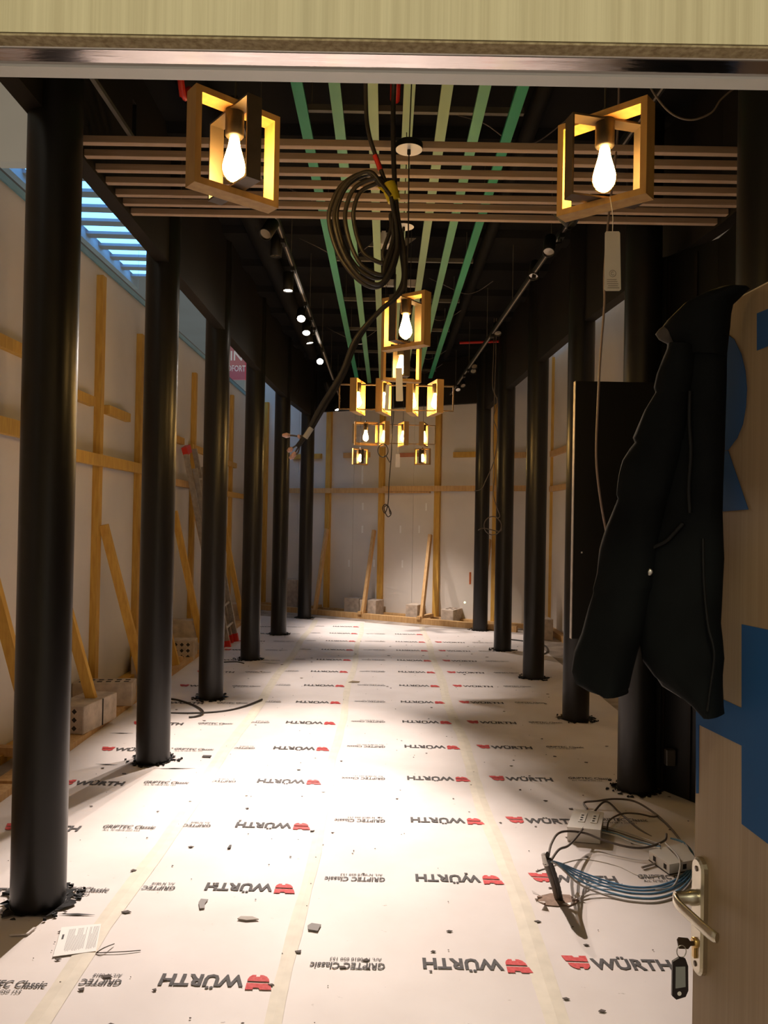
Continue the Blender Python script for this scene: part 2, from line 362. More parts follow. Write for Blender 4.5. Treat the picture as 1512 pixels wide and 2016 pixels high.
# --- door leaf, opened inwards
D0 = Vector((.535, 1.309, 0)); DU = Vector((.0907, -.9959, 0)).normalized(); DN = Vector((DU.y, -DU.x, 0)); DZ = Vector((0, 0, 1))
if DN.x > 0: DN = -DN
def on_door(px, py, off=0.):
    r = ray(px, py); o = D0+DN*off; t = (o-EYE).dot(DN)/r.dot(DN); p = EYE+r*t
    return (p-o).dot(DU), p.z
DTOP = on_door(1470, 579)[1]
door = MB().prism([(0, .01), (.612, .01), (.612, DTOP), (0, DTOP)], -DN*.04, D0, DU, DZ).build('door_1', M_lamdoor, kind='structure')
MB().prism([(-.0015, .01), (0, .01), (0, DTOP), (-.0015, DTOP)], -DN*.04, D0, DU, DZ).build('edge_band', M_lamdoor, door)
MB().prism([(0, DTOP), (.612, DTOP), (.612, DTOP+.002), (0, DTOP+.002)], -DN*.04, D0, DU, DZ).build('top_edge', mat('pale_cut_edge', (.62, .52, .34), .8), door)
def print_on_door(name, pts, m=M_blueprint):
    MB().prism([on_door(*p) for p in pts], DN*.0007, D0+DN*.0002, DU, DZ).build(name, m, door)
bowl = [(1395, 650), (1432, 657), (1446, 668), (1460, 697), (1468, 730), (1471, 765), (1469, 800), (1463, 835), (1452, 862), (1434, 886), (1395, 892)]
print_on_door('printed_letter', bowl)
print_on_door('printed_letter', [(1395, 893), (1434, 887), (1474, 1003), (1395, 1009)])
print_on_door('printed_letter', [(1491, 617), (1540, 597), (1540, 671), (1491, 690)])
print_on_door('printed_letter', [(1461, 1229), (1560, 1250), (1560, 1697), (1461, 1622)])
print_on_door('printed_letter', [(1371, 1352), (1461, 1394), (1461, 1468), (1377, 1427), (1376, 1562), (1371, 1562)])
# lever handle set
def dpt(s, off, z): return D0+DU*s+DN*off+DZ*z
pz0 = on_door(1388, 1927)[1]; pz1 = on_door(1388, 1692)[1]; ps = .026; pw = .019
def stad(w_, z0, z1, n=8): return [(ps+w_*cos(pi*k/n), z1-w_+w_*sin(pi*k/n)) for k in range(n+1)]+[(ps-w_*cos(pi*k/n), z0+w_-w_*sin(pi*k/n)) for k in range(n+1)]
b = MB(); n_ = 18
rings = [[dpt(p[0], .0002, p[1]) for p in stad(pw, pz0, pz1)], [dpt(p[0], .007, p[1]) for p in stad(pw, pz0, pz1)], [dpt(p[0], .0105, p[1]) for p in stad(pw-.004, pz0+.004, pz1-.004)]]
b.add([v for r in rings for v in r], [(k*n_+i, k*n_+(i+1) % n_, k*n_+n_+(i+1) % n_, k*n_+n_+i) for k in range(2) for i in range(n_)]+[tuple(range(2*n_, 3*n_))])
plate = b.build('handle_plate', M_steel, door)
for z in (pz1-.018, pz0+.018):
    sc = MB().lathe([(.0045, 0), (.0045, .0012), (.0012, .0013)], 12, Matrix.Translation(dpt(ps, .0105, z)) @ DN.to_track_quat('Z', 'Y').to_matrix().to_4x4()).build('screw', M_dmet, plate)
lz = on_door(1392, 1776)[1]
QN = DN.to_track_quat('Z', 'Y').to_matrix().to_4x4()
MB().lathe([(.0125, 0), (.0125, .012), (.0105, .016), (.0105, .036)], 16, Matrix.Translation(dpt(ps, .010, lz)) @ QN).build('handle_boss', M_steel, door)
lev = spline([dpt(ps, .038, lz), dpt(ps+.004, .047, lz), dpt(ps+.022, .051, lz), dpt(ps+.06, .048, lz-.001), dpt(ps+.105, .043, lz-.002), dpt(ps+.118, .038, lz-.002)], 6)
b = MB(); vs = []; m_ = len(lev)
for i, p in enumerate(lev):
    t = (lev[min(i+1, m_-1)]-lev[max(i-1, 0)]).normalized(); q = t.cross(DZ).normalized(); wv = .0095 if i < m_-3 else .008; tv = .0055
    vs += [p+DZ*wv*cos(2*pi*k/10)+q*tv*sin(2*pi*k/10) for k in range(10)]
b.add(vs, [(i*10+k, i*10+(k+1) % 10, i*10+10+(k+1) % 10, i*10+10+k) for i in range(m_-1) for k in range(10)], True)
b.add(vs[:10], [tuple(range(10))]); b.add(vs[-10:], [tuple(range(10))]); b.build('lever', M_steel, door)
kz = on_door(1390, 1865)[1]
b = MB(); b.lathe([(.0085, 0), (.0085, .004), (.006, .0045)], 14, Matrix.Translation(dpt(ps, .0106, kz)) @ QN); b.box(dpt(ps, .0125, kz-.014), (.004, .008, .020)); b.build('lock_cylinder', M_brass, door)
# key and fob
key = empty('door_key', dpt(ps, .013, kz-.06)); key_i = key.matrix_world
tag(key, 'small dark key in the door lock with a black label fob on a ring', 'key')
def kid(mb, name, m, parent, off):
    o = mb.build(name, m, parent); o.matrix_parent_inverse = Matrix.Translation(-Vector(off)); return o
ko = tuple(key.location)
kp = lambda off, s, z: dpt(ps+s, off, kz+z)
kid(MB().prism([(.0135, -.004), (.020, -.004), (.024, -.009), (.040, -.008), (.043, .006), (.040, .010), (.024, .008), (.020, .003), (.0135, .003)], DU*.0025, D0+DU*ps+DZ*kz, DN, DZ), 'key_blade', M_dmet, key, ko)
rc = kp(.036, .001, -.012)
kid(MB().tube([rc+DN*.008*cos(a)+DZ*.010*sin(a)+DU*.002 for a in [2*pi*k/16 for k in range(17)]], .0009, 5), 'key_ring', M_alu, key, ko)
fo = kp(.040, .004, -.022)
fob = kid(MB().prism([(-.013, -.004), (-.002, .002), (.009, .0), (.0135, -.012), (.0145, -.052), (.010, -.062), (-.006, -.066), (-.013, -.06)], DU*.004, fo, -DN, DZ), 'key_fob', mat('black_fob_plastic', (.02, .015, .018), .35), key, ko)
kid(MB().prism([(-.008, -.012), (.008, -.012), (.009, -.045), (-.008, -.047)], DU*.001, fo+DU*.0041, -DN, DZ), 'fob_label', mat('grey_paper_label', (.25, .26, .26), .6), key, ko)
kid(MB().prism([(.0035*cos(2*pi*k/14)-.001, .0035*sin(2*pi*k/14)-.056) for k in range(14)], DU*.0005, fo+DU*.0041, -DN, DZ), 'fob_eyelet', M_tag, key, ko)

# --- columns with the torn floor covering at their foot
RC = .114
LCOL = [(-1.485, 3.372), (-1.578, 5.334), (-1.60, 7.193), (-1.585, 9.196), (-1.522, 11.184), (-1.345, 13.07)]
RCOL = [(1.53, 3.12), (1.635, 4.948), (1.68, 6.685), (1.642, 8.397), (1.575, 10.164), (1.503, 11.97)]
def collar(seed):
    rnd = random.Random(seed); b = MB()
    n = 46; inner = RC+.001; vs = []
    for k in range(n):
        a = 2*pi*k/n; r = inner+.012+rnd.random()**3*.06
        vs += [(inner*cos(a), inner*sin(a), .0035), (r*cos(a), r*sin(a), .004+rnd.random()*.012)]
    b.add(vs, [(2*k, 2*k+1, (2*k+3) % (2*n), (2*k+2) % (2*n)) for k in range(n)])
    for k in range(26):
        a = rnd.random()*2*pi; r = inner+.02+rnd.random()*.06; s = .006+rnd.random()*.024; t = rnd.random()*6
        c = Vector((r*cos(a), r*sin(a), .005))
        b.prism([(s*cos(t), s*.5*sin(t)), (s*.7*cos(t+2), s*.6*sin(t+2)), (s*.6*cos(t+4), s*.5*sin(t+4))], (0, 0, .003+rnd.random()*.008), c)
    return b.mesh('torn_collar', M_black)
COLLARS = [collar(k) for k in range(4)]
def column(p, k, label, group, top=ZB):
    root = empty('round_column', (p[0], p[1], 0)); tag(root, label, 'column', group)
    MB().lathe([(RC, .003), (RC, 3.0), (RC, ceil_z-.01)], 40).build('shaft', M_col, root)
    o = mobj('torn_collar', COLLARS[k % 4], root, rz=k*1.3); o['kind'] = 'stuff'
    return root
for k, p in enumerate(LCOL): column(p, k, 'round black steel column in the row before the timber-braced wall with the ladder', 'columns along the braced white wall')
for k, p in enumerate(RCOL): column(p, k+2, 'round black steel column in the row on the side of the jacket and open door', 'columns along the door side')

# --- fleece floor covering, printed
SH = empty('floor_fleece', (0, 0, 0)); SH.name = 'floor_fleece'
tag(SH, 'white printed protective fleece taped together over the whole floor', 'floor cover')
def zt(i): return .0015+.0004*i
strips = [(-2.20, -1.13, 13.4), (-1.13, -.33, 13.2), (-.33, .62, 12.75), (.62, 2.12, 12.3)]
sheets = []
for i, (x0, x1, y1) in enumerate(strips):
    y1b = y1-.5*(x1-x0)
    if i == 3: y1b = 11.9
    s_ = MB().prism([(x0-.04, .75), (x1+.02, .75), (x1+.02, y1b-.1), (x0-.04, y1-.1)], (0, 0, .0012), (0, 0, zt(i)-.0012)).build('fleece_sheet', M_fleece, SH); sheets.append(s_)
for x, wv, y1 in ((-1.12, .085, 12.8), (-.335, .06, 12.6), (.62, .085, 12.2)):
    pts = []
    rnd = random.Random(int(x*100)); n = 60
    L_ = [(x-wv/2+rnd.uniform(-.005, .005)+.012*sin(k*.5+x), .76+k*(y1-.76)/n) for k in range(n+1)]
    R_ = [(x+wv/2+rnd.uniform(-.005, .005)+.012*sin(k*.5+x), .76+k*(y1-.76)/n) for k in range(n+1)]
    b = MB(); b.add([(*p, .0042) for p in L_]+[(*p, .0042) for p in R_]+[((L_[k][0]+R_[k][0])/2, L_[k][1], .0065) for k in range(n+1)],
                    [f for k in range(n) for f in ((k, 2*n+2+k, 2*n+3+k, k+1), (2*n+2+k, n+1+k, n+2+k, 2*n+3+k))]); b.build('seam_tape', M_tape, SH)
# prints: logo and small lettering
T_logo = text_mesh('logo_lettering', 'WÜRTH', .308, .088, M_ink, bold=.035)
T_grip = text_mesh('product_lettering', 'GRIPTEC Classic', .285, .042, M_ink, bold=.018, shear=.12)
T_grips = text_mesh('product_lettering_cut', 'GRIPTEC', .150, .036, M_ink, bold=.018, shear=.12)
T_art = text_mesh('article_lettering', 'Art. N°0818 050 153', .200, .022, M_ink, bold=.008, shear=.12)
T_arts = text_mesh('article_lettering_cut', 'Art. N°0818', .105, .022, M_ink, bold=.008, shear=.12)
b = MB()
top_p = [(.002, .052), (.088, .049), (.088, .088), (.060, .088), (.060, .077), (.040, .077), (.035, .088), (-.008, .088)]
bot_p = [(.006, .040), (.088, .037), (.088, .026), (.084, .012), (.074, .0), (.060, .0), (.060, .011), (.046, .011), (.046, .0), (.034, .001), (.020, .010), (.011, .024)]
b.prism(top_p, (0, 0, .0003)); b.prism(bot_p, (0, 0, .0003)); T_emb = b.mesh('logo_emblem', M_inkred)
ZP = .0052
def logo(sheet, x, y, flip):
    rz = pi if flip else 0; u = -1 if flip else 1
    mobj('logo_emblem', T_emb, sheet, (x, y, ZP), rz); mobj('logo_lettering', T_logo, sheet, (x+u*.098, y, ZP), rz)
def grip(sheet, x, y, flip, cut=False):
    rz = pi if flip else 0; u = -1 if flip else 1
    mobj('product_lettering', T_grips if cut else T_grip, sheet, (x, y+u*.028, ZP), rz); mobj('article_lettering', T_arts if cut else T_art, sheet, (x+u*.012, y-u*.006, ZP), rz)
for k in range(-1, 14):
    y = 2.815+.712*k
    logo(sheets[1], -.385, y+.045, True); grip(sheets[1], -.925, y+.03, True, True)
    y = 2.95+.703*k
    if y < 11.9: logo(sheets[2], .580, y+.045, True); grip(sheets[2], .030, y+.03, True)
    y = 2.985+.703*k
    if y < 11.4: logo(sheets[3], .727, y-.045, False); grip(sheets[3], 1.245, y-.02, False)
for k in range(-2, 14):
    y = 2.75+.705*k
    grip(sheets[0], -1.50+.03*(k < 1), y-.02, False); logo(sheets[0], -2.02, y-.045, False)

# --- black fleece flecks and dirt lying about
b = MB(); rnd = random.Random(3)
for k in range(420):
    x = rnd.uniform(-2.0, 1.9); y = 1.9+rnd.random()**1.6*9.5; s = .003+rnd.random()**3*.02; t = rnd.random()*6
    b.prism([(s*cos(t), .6*s*sin(t)), (s*.8*cos(t+1.6), s*.5*sin(t+1.6)), (s*cos(t+3.1), s*.4*sin(t+3.1)), (s*.5*cos(t+4.5), s*.6*sin(t+4.5))], (0, 0, .002), (x, y, ZP))
o = b.build('floor_debris', mat('dark_grit', (.10, .08, .07), .9), kind='stuff'); tag(o, 'small dark crumbs and scraps scattered over the white fleece', 'debris')

# ================================================================== CEILING FITTINGS
GZ = 4.0; gx0 = .087; gs = .2
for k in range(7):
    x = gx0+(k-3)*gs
    m = (M_green_d, M_green_m, M_green_l, M_green_l, M_green_l, M_green_m, M_green_d)[k]  # green steps from deep on the outer laths to pale in the middle
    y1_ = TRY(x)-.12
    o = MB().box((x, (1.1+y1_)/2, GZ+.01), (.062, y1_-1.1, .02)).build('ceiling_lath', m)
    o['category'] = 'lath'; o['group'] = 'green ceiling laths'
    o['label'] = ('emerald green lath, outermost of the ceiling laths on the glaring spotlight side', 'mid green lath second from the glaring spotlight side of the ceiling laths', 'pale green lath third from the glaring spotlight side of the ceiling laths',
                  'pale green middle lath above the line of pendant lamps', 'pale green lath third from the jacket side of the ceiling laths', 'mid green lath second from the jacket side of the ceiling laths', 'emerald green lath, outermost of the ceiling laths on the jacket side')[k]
for k in range(8):
    y = 3.1+1.27*k
    o = MB().box((gx0+.03, y, GZ+.0385), (1.26, .03, .035)).build('ceiling_rail', M_rail)
    tag(o, 'grey cross rail, '+ORD[k]+' from the doorway, carrying the green ceiling laths', 'rail', 'cross rails over the green laths')
    for sx in (-.55, .6): MB().tube([(gx0+sx, y, GZ+.055), (gx0+sx, y, ceil_z-.01)], .004, 5).build('hanger_rod', M_rail, o)
# red sprinkler pipe between the laths
o = MB().tube([(gx0-.075, 1.0, GZ+.09), (gx0-.075, 4.35, GZ+.09)], .03, 10).build('sprinkler_pipe', M_red); tag(o, 'red sprinkler pipe running above the green laths', 'pipe')
o = MB().tube(spline([(at(355, 150, 2.9).x-.05, 2.85, ceil_z-.002), at(355, 150, 2.9), at(372, 176, 3.0), at(385, 205, 3.2)], 4), .013, 8).build('red_pipe', M_red); tag(o, 'short thin red pipe above the wood framed pendant beside the big columns', 'pipe')
o = MB().tube([at(905, 675, 10.3), at(985, 672, 10.3)], .018, 8).build('red_pipe', M_red); tag(o, 'short red pipe under the ceiling beside the track on the jacket side', 'pipe')
# dark ducts and beams
for x, r, lab in ((-1.15, .085, 'round black duct beside the track with the lit spotlights'), (.86, .05, 'slim round black duct between the green laths and the track with unlit spotlights')):
    o = MB().lathe([(r, 0), (r, 10.6)], 24, Matrix.Translation((x, .95, 4.165)) @ Matrix.Rotation(-pi/2, 4, 'X')).build('air_duct', M_deck); tag(o, lab, 'duct')
o = MB().box(at(207, 190, 3.4), (.02, .75, .02), Matrix.Rotation(.0, 3, 'Z')).build('ceiling_batten', M_rail); tag(o, 'thin grey metal batten under the ceiling beside the first column', 'batten')

# wooden slats across the hall
SZ = 3.445
for k in range(7):
    h = (735, 708, 680.5, 655.5, 632, 614, 595)[k]
    y = FPX*(SZ-1.7)/h
    o = MB().cham((.165, y+.017, SZ+.0165), (3.46, .036, .033), .003).build('wooden_slat', M_slat)
    tag(o, ORD[k]+' from the doorway of the long brown wooden slats spanning the hall', 'slat', 'row of wooden ceiling slats')

# track lighting
TZ = 3.72
def track(name, a, b_, lab):
    o = MB().bar(a, b_, .035, .03).build(name, M_black); tag(o, lab, 'track')
    d = (Vector(b_)-Vector(a))
    for k in range(6):
        p = Vector(a)+d*((k+.5)/6); MB().tube([p+Vector((0, 0, .014)), (p.x, p.y, ceil_z-.01)], .004, 5).build('hanger_wire', M_rail, o)
    MB().bar(Vector(a)-Vector((0, 0, .0155)), Vector(b_)-Vector((0, 0, .0155)), .010, .002).build('conductor_strip', M_alu2, o)
LT0, LT1 = (-.77, 3.7, TZ), (-.80, 13.0, TZ); RT0, RT1 = (1.24, 3.4, TZ), (1.0, 12.3, TZ)
track('light_track', LT0, LT1, 'black lighting track carrying the lit spotlights')
track('light_track', RT0, RT1, 'black lighting track carrying the unlit spotlights on the jacket side')
def spot(p, aim, lit, label, trackx, power=1., group=None, L=.15, r=.042, cone=48):
    p = Vector(p); d = (Vector(aim)-p).normalized(); root = empty('track_spotlight', p); tag(root, label, 'spotlight', group)
    Mx = d.to_track_quat('Z', 'Y').to_matrix().to_4x4()
    MB().lathe([(r*.9, -L), (r, -L+.006), (r, 0), (r*.88, .001), (r*.86, -.010)], 24, Mx, cap=False).lathe([(r*.9, -L), (.002, -L)], 24, Mx, cap=False).build('lamp_body', M_black, root)
    MB().lathe([(r*.86, -.009), (.001, -.0085)], 24, Mx, cap=False).build('lens', M_lens_on if lit else M_lens_off, root)
    q = Vector((trackx-p.x, 0, TZ-.033-p.z)); c = d*(-L*.6)
    b = MB(); b.tube([c, (q.x, c.y, c.z+.01), (q.x, c.y, q.z)], .008, 8); b.box((q.x, c.y, q.z), (.03, .09, .03)); b.build('bracket', M_black, root)
    if lit:
        l = bpy.data.lights.new('spot_beam', 'SPOT'); l.energy = SPOT_W*power; l.color = (1, .86, .765); l.spot_size = radians(cone); l.spot_blend = .75; l.shadow_soft_size = .03
        lo = bpy.data.objects.new('spot_beam', l); COL.objects.link(lo); lo.parent = root; lo.matrix_local = Matrix.Translation(d*.004) @ (-d).to_track_quat('Z', 'Y').to_matrix().to_4x4()
def tx(T0, T1, Y): return T0[0]+(T1[0]-T0[0])*(Y-T0[1])/(T1[1]-T0[1])
SG = 'spotlights on the track'
for px, py, Y, aim, lit, pw, lab in (
    (522, 462, 4.85, (-1.5, 2.9, 1.2), False, 0, 'unlit black spotlight under the wooden slats beside the lit track lamps'),
    (543, 505, 5.55, (-1.0, 5.6, 0), False, 0, 'black spotlight hanging straight down between the unlit one and the first lit one'),
    (567, 573, 6.15, (-.75, 5.85, 0), True, 1.3, 'lit black spotlight aimed straight down, first of the lit ones from the slats'),
    (593, 628, 7.1, (-.42, 3.4, 0), True, 3.5, 'lit black spotlight, second of the lit ones from the slats'),
    (603, 656, 7.65, (-.6, 5.4, 0), True, 1.0, 'lit black spotlight, third of the lit ones from the slats'),
    (610, 676, 8.1, (-.1, 8.0, 0), True, 1.1, 'lit black spotlight just before the glaring one'),
    (630, 712, 9.0, (-.25, 2.9, 0), True, 1.2, 'glaring lit spotlight pointed towards the doorway'),
    (648, 772, 11.2, (.2, 11.9, 0), True, 1.2, 'small lit spotlight behind the glaring one'),
    (664, 807, 12.9, (.5, 11.6, 0), True, 1.0, 'lit spotlight at the far end of the track on a thin rod')):
    spot(at(px, py, Y), aim, lit, lab, tx(LT0, LT1, Y), pw, SG, cone=44 if pw > 3 else 60 if Y > 11 else 48)
for px, py, Y, aim, lab in (
    (1128, 440, 4.35, (2.4, 3.6, 1.6), 'unlit spotlight tilted outwards behind the pendant with the hanging tag'),
    (1080, 497, 5.3, (.6, 3.9, 1.2), 'long black unlit spotlight in line with the track below the slats'),
    (1050, 545, 6.2, (.7, 5.2, 1.5), 'black unlit spotlight second below the slats on the jacket side'),
    (980, 657, 8.2, (1.3, 6.5, 1.2), 'black unlit spotlight midway along the track on the jacket side'),
    (934, 722, 10.1, (1.5, 7.4, 1.4), 'unlit spotlight with bright lens rim, upper of a pair'),
    (932, 731, 10.5, (1.2, 7.2, 1.2), 'unlit spotlight with bright lens rim, lower of a pair'),
    (912, 760, 11.3, (1.7, 9.2, 1.4), 'unlit spotlight near the far end of the jacket side track'),
    (902, 768, 11.9, (1.3, 9.5, 1.2), 'unlit spotlight last on the jacket side track')):
    spot(at(px, py, Y), aim, False, lab, tx(RT0, RT1, Y), 0, SG)
# little pendant rod of the far lamp
o = MB().tube([at(667, 757, 12.9), at(667, 801, 12.9)], .008, 6).build('lamp_rod', M_alu); tag(o, 'thin pale rod holding the far lit lamp', 'rod')

# ------------------------------------------------------------------ pendant lamps
PZ = 2.62
def frame_mb(w_, h_, dep, t):
    b = MB()
    for sx in (-1, 1): b.box((sx*(w_/2-t/2), 0, 0), (t, dep, h_))
    for sz in (-1, 1): b.box((0, 0, sz*(h_/2-t/2)), (w_-2*t, dep, t))
    return b
ME_wood = frame_mb(.238, .240, .050, .016).mesh('wood_frame', M_fwood)
ME_metal = frame_mb(.200, .205, .040, .005).mesh('metal_frame', M_fmet)
ME_sock = MB().lathe([(.006, .135), (.012, .122), (.024, .118), (.024, .040), (.021, .036), (.001, .036)], 20).mesh('socket', M_sock)
bulb_p = [(.013, .038), (.0155, .032), (.015, .026), (.0185, .010), (.026, -.016), (.0315, -.036), (.032, -.048), (.0285, -.062), (.019, -.074), (.008, -.081), (.0005, -.083)]
ME_bulb = MB().lathe(bulb_p, 20, cap=False).mesh('bulb', M_bulbglass)
ME_core = MB().lathe([(.0005, .034), (.0125, .032), (.0135, .024), (.0165, .008), (.0235, -.016), (.0285, -.036), (.0285, -.047), (.024, -.060), (.014, -.070), (.0005, -.075)], 16, cap=False).mesh('filament', M_bulbcore)
ME_can = MB().lathe([(.001, .030), (.060, .030), (.062, .026), (.062, .002)], 28, cap=False).mesh('canopy', M_black)
ME_canb = MB().lathe([(.0605, .0005), (.004, .0005)], 28, cap=False).mesh('canopy_plate', M_white)
ME_canc = MB().lathe([(.008, 0.004), (.008, -.02), (.003, -.024)], 10).mesh('cord_grip', M_black)
def lampset(root, x=0, y=0, z=0, rz=0, metal=True, mrz=None):
    mobj('wood_frame', ME_wood, root, (x, y, z), rz)
    if metal: mobj('metal_frame', ME_metal, root, (x, y, z), rz+pi/2 if mrz is None else mrz)
    mobj('socket', ME_sock, root, (x, y, z))
    bl = mobj('bulb', ME_bulb, root, (x, y, z)); mobj('filament', ME_core, bl)
def canopy(root, x, y, z):
    c = mobj('canopy', ME_can, root, (x, y, z)); mobj('canopy_plate', ME_canb, c); mobj('cord_grip', ME_canc, c)
def pendant(x, y, z, deg, label, group=None, can=None, cord=ceil_z-.032, mdeg=None):
    root = empty('pendant_lamp', (x, y, z)); tag(root, label, 'pendant lamp', group)
    lampset(root, rz=radians(deg), mrz=None if mdeg is None else radians(mdeg))
    top = can if can else cord
    MB().tube([(0, 0, .13), (.004, 0, (top-z)*.5), (0, 0, top-z)], .0032, 6).build('cord', M_cable, root)
    if can:
        canopy(root, 0, 0, can-z)
        MB().tube([(0, 0, can-z+.028), (.01, 0, (can+ceil_z)/2-z), (0, 0, ceil_z-z-.005)], .003, 6).build('feed_wire', M_cable, root)
    else: canopy(root, 0, 0, cord-z)
    return root
pL = at(461, 298, 1.95); pR = at(1190, 318, 1.95)
pendant(pL.x, pL.y, pL.z, 40, 'lit pendant lamp of crossed wood and metal frames beside the big column row')
pendant(pR.x, pR.y, pR.z, -40, 'lit pendant lamp of crossed wood and metal frames with a white tag hanging below', mdeg=14)
pM = at(799, 634, 3.45); pendant(pM.x, pM.y, pM.z, -38, 'lit framed pendant lamp hanging before the coil, nearest to the slats on the centre line', can=3.365)
pN = at(790, 712, 4.55); pendant(pN.x, pN.y, pN.z, 18, 'lit framed pendant lamp with a card tag, behind the first centre pendant', can=3.435)
def chandelier(x, y, z, wd, hh, items, label, hang):
    root = empty('bar_chandelier', (x, y, z)); tag(root, label, 'chandelier', 'long bar chandeliers')
    t = .009; b = MB()
    for s in (-1, 1):
        b.box((0, 0, s*(hh/2-t/2)), (wd, t*2, t)); b.box((s*(wd/2-t/2), 0, 0), (t, t*2, hh-2*t))
    b.build('metal_frame', M_fmet, root)
    for dx, deg in items: lampset(root, dx, 0, 0, radians(90-deg), metal=False)
    for dx in hang: MB().tube([(dx, 0, hh/2), (dx, 0, ceil_z-.04-z)], .0022, 5).build('cord', M_cable, root)
    return root
c1 = at(780, 783, 5.6); chandelier(c1.x, c1.y, c1.z, .84, .19, [(-.28, 14), (-.092, 16), (.118, 12), (.285, -14)], 'metal bar chandelier with four glowing wood framed bulbs, the larger and nearer the slats', (-.09, .09))
c2 = at(776, 855, 7.85); chandelier(c2.x, c2.y, c2.z, .845, .20, [(-.29, 78), (-.10, -14), (.093, -14), (.30, 13)], 'metal bar chandelier with four glowing wood framed bulbs, one frame turned flat, hanging farther back', (-.10, .09))
for px, lab in ((709, 'small looking lit framed pendant before the far wall on the ladder side'), (832, 'small looking lit framed pendant before the far wall on the jacket side')):
    q = at(px, 899, 11.4); pendant(q.x, q.y, q.z, 22 if px < 750 else -24, lab)
# long cords in front of the far wall belong to the pendants above

# hanging card tags
def card(px, py, Y, wpx, hpx, label, top=None, detail=False, tilt=0):
    p = at(px, py, Y); k = Y/FPX; w_, h_ = wpx*k, hpx*k
    root = empty('card_tag', p); tag(root, label, 'tag', 'white card tags')
    root.rotation_euler.y = radians(tilt)
    c = .004; x, z = w_/2, h_/2
    MB().prism([(-x+c, -z), (x-c, -z), (x, -z+c), (x-.002, z-c), (x-c-.001, z), (-x+c+.001, z), (-x+.002, z-c), (-x, -z+c)], (0, .0008, 0), (0, 0, 0), (1, 0, 0), (0, 0, 1)).build('card', M_tag, root)
    if top:
        q = at(*top, Y)-p; MB().tube(spline([(0, 0, z-.004), (q.x*.4+.003, 0, z+(q.z-z)*.5), q], 4), .0011, 4).build('string', M_tag, root)
    if detail:
        b = MB(); b.tube([(.0082*cos(a), -.0004, -z*.42+.0082*sin(a)) for a in [2*pi*i/20 for i in range(21)]], .0006, 4); b.tube([(.004*cos(a), -.0004, -z*.42+.004*sin(a)) for a in [1+2*pi*i/16 for i in range(13)]], .0007, 4); b.build('printed_mark', M_greyink, root)
        b = MB()
        for i in range(5): b.box((-.002+.001*i, -.0003, -z*.62-.0052*i), (.024+.002*(i % 3)+.003*(i == 4), .0006, .0012))
        b.build('printed_lines', M_greyink, root)
card(1206, 514, 1.90, 33, 118, 'white card tag with small print hanging from the pendant above the jacket', (1203, 388), True, -1)
card(786, 757, 4.40, 14, 66, 'white card tag hanging under the second centre pendant', (790, 730), tilt=-2)
card(762, 782, 5.45, 8, 50, 'narrow white card hanging beside the second frame of the nearer chandelier', (762, 752), tilt=2)
card(783, 907, 7.83, 9, 26, 'white card tag hanging under the farther chandelier', (783, 870))

# ceiling projector flap
ep = at(762, 479, 6.6)
root = empty('ceiling_luminaire', ep); tag(root, 'white ceiling light unit with folded metal flaps among the green laths', 'light unit')
b = MB(); b.cham((-.02, 0, .02), (.16, .14, .10), .008); b.build('housing', M_white, root)
MB().prism([(-.16, -.03), (-.09, .06), (-.09, -.03)], (0, .01, 0), (0, 0, 0), (1, 0, 0), (0, 0, 1)).build('flap', M_alu, root)
MB().prism([(.12, -.05), (.25, .05), (.13, .05), (.09, -.02)], (0, .01, 0), (0, 0, 0), (1, 0, 0), (0, 0, 1)).build('flap', M_alu2, root)
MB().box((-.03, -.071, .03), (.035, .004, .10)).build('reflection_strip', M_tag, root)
ep = at(795, 558, 8.3); root = empty('ballast_box', ep); tag(root, 'long white ballast box lying above the green laths behind the coil', 'box')
b = MB(); b.cham((-.10, 0, 0), (.30, .06, .07), .006); b.build('case', M_white, root); MB().box((.10, 0, 0), (.07, .06, .07)).build('end_cap', M_white, root); MB().box((.058, 0, 0), (.012, .062, .072)).build('band', M_tag, root)

# ================================================================== THE MALL BEYOND THE HOARDING
mc = MB().box((-6.4, 15.0, 6.95), (7.0, 22, .1)).build('wall_mall_ceiling', M_mallc, kind='structure')
mw = MB().box((-8.4, 15.0, 4.6), (.1, 22, 4.7)).build('wall_mall_side', M_mallg, kind='structure')
MB().box((-5.4, 25.2, 4.6), (8.0, .1, 4.7)).build('wall_mall_end', mat('pale_shopfront_wall', (.55, .58, .58), .7, var=.1, vscale=2), kind='structure')
SKZ = 6.62
for k in range(-4, 10):
    y = 10.05+.585*k
    o = MB().prism([(-5.25, y), (-2.6, y+.10), (-2.6, y+.44), (-5.25, y+.34)], (0, 0, .02), (0, 0, SKZ)).build('skylight_pane', M_sky, mc)
for k in range(-4, 11):
    y = 9.80+.585*k
    MB().prism([(-5.4, y), (-2.4, y+.10), (-2.4, y+.32), (-5.4, y+.22)], (0, 0, .12), (0, 0, SKZ-.05)).build('skylight_beam', M_mallc, mc)
MB().prism([(-5.65, 9.5), (-5.3, 9.5), (-5.3, 16.2), (-5.65, 16.2)], (0, 0, .25), (0, 0, SKZ-.16)).build('skylight_kerb', M_mallg, mc)
bz = at(30, 316, 7.6).z
MB().box((-5.6, 7.7, bz+1.2), (5.0, .15, 2.4)).build('wall_bulkhead', M_pinkw, kind='structure')
# glazed strip standing on top of the left hoarding
gl = MB().box((-2.69, 8.1, 3.985), (.09, 13.6, .05)).build('window_1', M_teal, kind='structure')
for k in range(8):
    y0 = 2.0+k*1.55; MB().box((-2.69, y0+.77, 4.41), (.010, 1.54, .80)).build('pane', M_glass, gl)
MB().box((-2.69, 8.1, 4.03), (.05, 13.6, .03)).build('glazing_channel', mat('dark_steel_channel', (.05, .06, .07), .4, .5), gl)
